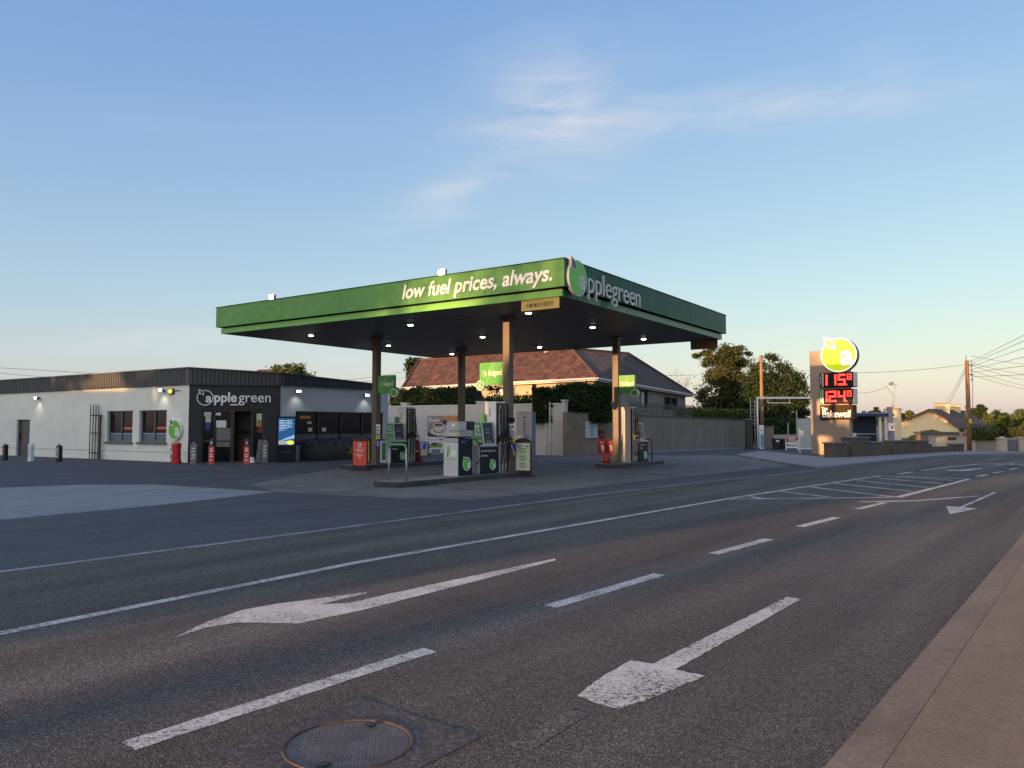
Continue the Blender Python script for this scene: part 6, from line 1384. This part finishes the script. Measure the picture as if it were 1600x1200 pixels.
t = thing('creeper', 'green creeper spilling over the grey garden wall', 'climbing plant', GW.W(GW.hit(1532, 683)[0], -.05, 0), -1); r = random.Random(8); q = MB(); leaves(q, 1500, lambda: (Vector((r.uniform(-.7, 1.2), r.uniform(-.12, .3), .75+r.random()*r.random()*1.2)), 1), .10, r); q.build('foliage', L_GREEN, t)
P = AT(1480, 667, 62); t = thing('garden_shrub', 'low dark green shrubs behind the cream garden wall', 'shrub', (AT(1454, 667, 62).x, 62, 0), 0); r = random.Random(9); q = MB(); leaves(q, 3000, lambda: ((lambda x: Vector((x, r.uniform(-.5, .5), .3+(.75+.3*math.cos(x*1.6))*math.sqrt(r.random()))))(r.uniform(-1.5, 1.5)), 1), .13, r); q.build('foliage', L_GREEN, t)
P = AT(1566.5, 667, 50); t = thing('gate_pillar', 'pale gate pillar with a rounded cap left of the grey gate', 'pillar', (P.x, 50, 0), 0); hh = AT(1566, 686, 50).z; MB().box(-.22, .22, -.1, .34, 0, hh).build('shaft', CREAM2, t, bevel=.02); q = MB(); q.box(-.27, .27, -.15, .39, hh, hh+.07); q.ell((0, .12, hh+.07), (.2, .2, .1), 12, 6, z0=0); q.build('cap', CREAM2, t)
t = thing('metal_gate', 'solid grey metal gate at the right edge of the picture', 'gate', (AT(1572, 667, 50.2).x, 50.2, 0), 0); hh = AT(1585, 687.5, 50).z; MB().box(0.02, 2.4, 0, .05, .08, hh).build('panel', GREYGATE, t); q = MB(); 
for i in range(9): q.box(.05+i*.27, .09+i*.27, -.02, -.001, .1, hh-.02)
q.build('rib', GREYGATE, t)
P = AT(1602, 667, 50); t = thing('gate_pillar', 'far gate pillar cut by the right edge of the picture', 'pillar', (P.x+.1, 50, 0), 0); MB().box(-.5, .3, 0, .4, 0, hh+.1).build('shaft', CREAM2, t, bevel=.02); MB().box(-.56, .36, -.05, .45, hh+.1, hh+.2).build('cap', CREAM2, t)
# cream house (far right)
k = 1.71; A = Vector((65.1, 120, 4.35)); dg = Vector((.70, .715, 0)); sd = Vector((.715, -.70, 0))
def pxz(u, v, Y): return AT(u, v, Y)
e1 = A+sd*3.85; e1.z = EYE-.1; e2 = A-sd*6.3; e2.z = EYE-.02; B_ = A+dg*20; B_.z = 4.35; f1 = e1+dg*20.5; f2 = e2+dg*20.5
t = thing('cream_bungalow', 'sunlit cream gabled bungalow with two chimneys, behind the garden wall', 'house', Vector((65.1, 120, 0))); HC = Vector((65.1, 120, 0))
q = MB(); zz = Vector((0, 0, 0)); down = lambda p: Vector((p.x, p.y, -1.2)); q.add([down(e2)-HC, down(e1)-HC, e1-HC, A-HC, e2-HC], [(0, 1, 2, 3, 4)], 0)
i1 = e1-sd*.4; i1.z = e1.z+.0; j1 = f1-sd*.4-dg*1; q.add([down(i1)-HC, down(j1)-HC, j1-HC, i1-HC], [(0, 1, 2, 3)], 0); q.add([down(j1)-HC, down(f2)-HC, f2-HC, B_-HC, j1-HC], [(0, 1, 2, 3, 4)], 0); q.build('wall', CREAMW, t)
ov = -dg*.5
uvroof('roof', [[e1+ov+sd*.3+Vector((0, 0, -.15)), f1+sd*.3+Vector((0, 0, -.15)), B_+Vector((0, 0, .12)), A+ov+Vector((0, 0, .12))], [f2-sd*.3, e2+ov-sd*.3+Vector((0, 0, -.1)), A+ov+Vector((0, 0, .12)), B_+Vector((0, 0, .12))]], TILE_B, t, HC)
q = MB()
for a, b in ((e1+sd*.3, A), (e2-sd*.3, A)):
    a = a+ov-HC; b = b+ov-HC; q.hexa([a+Vector((0, 0, -.32)), b+Vector((0, 0, -.2)), b+Vector((0, 0, -.2))+dg*.06, a+Vector((0, 0, -.32))+dg*.06], [a+Vector((0, 0, -.05)), b+Vector((0, 0, .13)), b+Vector((0, 0, .13))+dg*.06, a+Vector((0, 0, -.05))+dg*.06])
q.build('bargeboard', mat('barge_brown', (.14, .07, .04), .7), t)
for u0, u1, vt, vb, Y, lb in ((1468, 1484, 631, 643, 124, 0), (1487, 1501, 633, 646, 129, 1)):
    a = AT(u0, vt, Y)-HC; b = AT(u1, vb, Y)-HC; fr_ = Fr(0, 0, 0); c = MB().box(a.x, b.x, a.y, a.y+1.6, b.z-1, a.z).build('chimney', CREAMW, t); MB().box(a.x-.1, b.x+.1, a.y-.1, a.y+1.7, a.z, a.z+.15).build('cap', mat('cap_stone%d' % lb, (.3, .22, .15), .8), c)
p = AT(1510, 636, 128)-HC; q = MB(); q.cyl(p, p+Vector((.1, .25, 0)), .35, .3, 14); q.cyl(p+Vector((0, .2, -2)), p+Vector((0, .2, 0)), .04); q.build('satellite_dish', FRAME_G, t)
HS = Fr(i1.x, i1.y, math.degrees(math.atan2(dg.y, dg.x)))
for u0, u1 in ((1500, 1506), (1512, 1517), (1535, 1540)):
    a = HS.hit(u0, 675)[0]; b = HS.hit(u1, 675)[0]; z1 = HS.hit(u0, 670)[1]; z0 = HS.hit(u0, 678)[1]; tf(MB().box(a, b, -.06, .0, z0, z1), HS, HC).build('window', GLASS, t)
P = AT(1402, 667, 100); t = thing('small_cream_house', 'small pale building with an orange chimney pot above the car wash', 'house', (P.x, 100, 0), 0); z1 = AT(1402, 640, 100).z; MB().box(-.6, .55, 0, 2, -1, z1).build('wall', CREAMW, t); MB().box(-.7, .65, -.1, 2.1, z1, z1+.15).build('cap', mat('sill_tan', (.35, .25, .15), .8), t); MB().cyl((0, 1, z1+.15), (0, 1, z1+.55), .16, n=10).build('chimney_pot', ORANGE_P, t)
P = AT(1405, 667, 104); t = thing('outbuilding', 'brown roofed low outbuilding between the car wash and the cream gable', 'building', (P.x+1.5, 90, 0), 0); MB().box(-2.6, 2.2, 0, 4, -1, .5).build('wall', CREAM2, t); MB().box(-2.8, 2.4, -.3, 4.3, .5, .95).build('roof', TILE_B if False else mat('roof_brown_flat', (.12, .05, .035), .8), t)

# ---------------------------------------------------------------- distant hills and trees at right
def hill(name, pts, zc, m):
    q = MB(); n = 60; 
    return q
q = MB(); n = 40; vs = []; fs = []
for i in range(n+1):
    f = i/n; x = 30+330*f; y0 = 230-20*f; h_ = 1.5+3.2*max(0, math.sin(min(1, f*1.5)*math.pi*.6))+1.2*noise.noise(Vector((f*7, 1, 0)))*.3
    vs += [(x, y0, -2), (x+4, y0+30, h_*.6), (x+10, y0+90, h_)]
for i in range(n): a = 3*i; fs += [(a, a+3, a+4, a+1), (a+1, a+4, a+5, a+2)]
tag(MB().add(vs, fs).build('hill', mat('hill_green', (.05, .065, .02), .95, var=.4, vscale=.08)), kind='structure')
far = [(1338, 1358, 641, 662, 150, L_DARK, 'tiny dark tree behind the car wash canopy, left of its neighbour'), (1356, 1378, 636, 662, 150, L_DARK, 'small dark tree just left of the leaning lamp mast, behind the car wash'), (1372, 1402, 639, 665, 165, L_GREEN, 'distant tree behind the lamp mast'),
       (1406, 1430, 639.5, 662, 160, L_GREEN, 'distant tree directly left of the cream gable'), (1516, 1543, 631, 655, 170, L_DARK, 'taller tree with a round crown just right of the utility pole top'), (1528, 1560, 646, 685, 165, L_GREEN, 'green tree directly behind the right end of the brown roof'),
       (1548, 1580, 646, 684, 190, L_GREEN, 'middle tree of the wooded slope above the grey gate'), (1560, 1615, 636, 680, 205, L_GREEN, 'broad tree on the skyline at the right edge'), (1598, 1660, 640, 690, 190, L_GREEN, 'rightmost tree cut by the picture edge'),
       (1553, 1580, 662, 698, 130, L_OLIVE, 'nearer sunlit bush above the gate pillar'), (1574, 1612, 660, 698, 125, L_OLIVE, 'nearer sunlit bush above the grey gate'), (1513, 1545, 652, 690, 150, L_GREEN, 'leafy tree just right of the cream house, low'), (1536, 1575, 655, 695, 160, L_DARK, 'dark tree in the middle of the lower slope'), (1590, 1630, 655, 700, 150, L_GREEN, 'low tree at the right edge above the gate'), (1505, 1550, 640, 680, 200, L_DARK, 'dark tree on the skyline behind the right end of the brown roof'), (1535, 1590, 641, 680, 215, L_DARK, 'broad dark skyline tree between the taller tree and the right edge'), (1575, 1640, 637, 682, 200, L_GREEN, 'second skyline tree from the right edge'), (1650, 1740, 630, 690, 180, L_GREEN, 'tree just outside the right edge')]
for i, (a, b, c, d, Y, m, lb) in enumerate(far):
    px_tree('far_tree', lb, a, b, c, d+6, Y, m, 6000 if b-a < 40 else 10000, .34, 40+i, [(-.45, 0, .42, .5, .38), (.42, 0, .5, .5, .4), (0, -.2, .5, .6, .45)], 'trees along the far slope', trunk=.2, clumps=55)
# ---------------------------------------------------------------- unseen houses and trees, added and shaped to cast shadows on the forecourt
dv = Vector((math.sin(R(SUN_AZ-180)), math.cos(R(SUN_AZ-180)), 0)); nv = Vector((dv.y, -dv.x, 0))
def sh_house(q0, q1, H_, pitch=.0, label='', p0=-30, dep=8, tree_=False):
    c = dv*p0+nv*((q0+q1)/2); t = thing('shadow_house', label, 'house', c, math.degrees(math.atan2(nv.y, nv.x)), 'added shadow casters outside the view, shaped as houses'); w2 = abs(q1-q0)/2
    MB().box(-w2, w2, -dep, 0, -.05, H_-1.2).build('wall', BRICK, t)
    MB().add([(-w2, -dep-.3, H_-1.3), (w2, -dep-.3, H_-1.3), (w2, .3, H_-1.3), (-w2, .3, H_-1.3), (-w2+.3, -dep*.62, H_), (w2-.3, -dep*.62, H_), (w2-.3, -dep*.38, H_), (-w2+.3, -dep*.38, H_)], [(0, 3, 2, 1), (4, 5, 6, 7), (0, 1, 5, 4), (1, 2, 6, 5), (2, 3, 7, 6), (3, 0, 4, 7)]).build('roof', mat('slate_roof%d' % int(-q0*10), (.08, .08, .09), .8), t)
    for f in (-.5, .5): MB().box(f*w2-.5, f*w2+.5, .0, .04, 1, 2.3).build('window', GLASS, t)
sh_house(-6.9, -17.3, 9.1, 0, 'unseen shadow-casting house nearest the road, left of the picture')
sh_house(-17.2, -18.7, 7.7, 0, 'unseen shadow block beside the house nearest the road')
sh_house(-18.6, -19.7, 5.4, 0, 'unseen lowest shadow block in the row left of the picture')
sh_house(-19.66, -22.4, 7.4, 0, 'unseen narrow shadow block beside the lowest one')
sh_house(-22.3, -38.4, 10.6, 0, 'unseen long shadow-casting row left of the picture')
sh_house(-38.3, -47.8, 7.0, 0, 'unseen lower shadow-casting house in the row left of the picture')
sh_house(-47.7, -80, 9.9, 0, 'unseen shadow-casting house farthest left of the picture')
def sh_tree(p, q_, zc, rx, rz, n, lb, sd_, size=.16, cl=40, sp=.5):
    b = dv*p+nv*q_; tree('shadow_tree', lb, Vector((b.x, b.y, 0)), [(0, 0, zc, rx, rx, rz)], L_GREEN, n, size, .2, 'added shadow trees outside the view', sd_, cl, sp)
sh_tree(-33, -23.4, 9.6, 2.2, 1.8, 2600, 'unseen shadow tree behind the near end of the long row', 71)
sh_tree(-33, -39.4, 8.2, 2.0, 1.5, 1800, 'unseen shadow tree behind the lower house', 73); sh_tree(-33, -46.4, 8.0, 2.6, 1.7, 2200, 'unseen shadow tree behind the far end of the lower house', 74)
sh_tree(-33, -28, 10.0, 3.0, 1.4, 1500, 'unseen shadow tree behind the middle of the long row', 75)
for k_, (q__, z__) in enumerate(((-14.2, 10.3), (-16.6, 10.6), (-20.4, 10.7), (-22.2, 10.4))): sh_tree(-36, q__, z__, 2.1, 1.3, 1000, ('nearest', 'second', 'third', 'last')[k_]+' unseen tall shadow tree behind the house nearest the road', 80+k_, .13, 90, .9)
sh_tree(-75, -5.0, 6.2, .35, 4.5, 900, 'unseen slim shadow tree down the road on the left verge', 77, .2)
scene.render.film_transparent = False
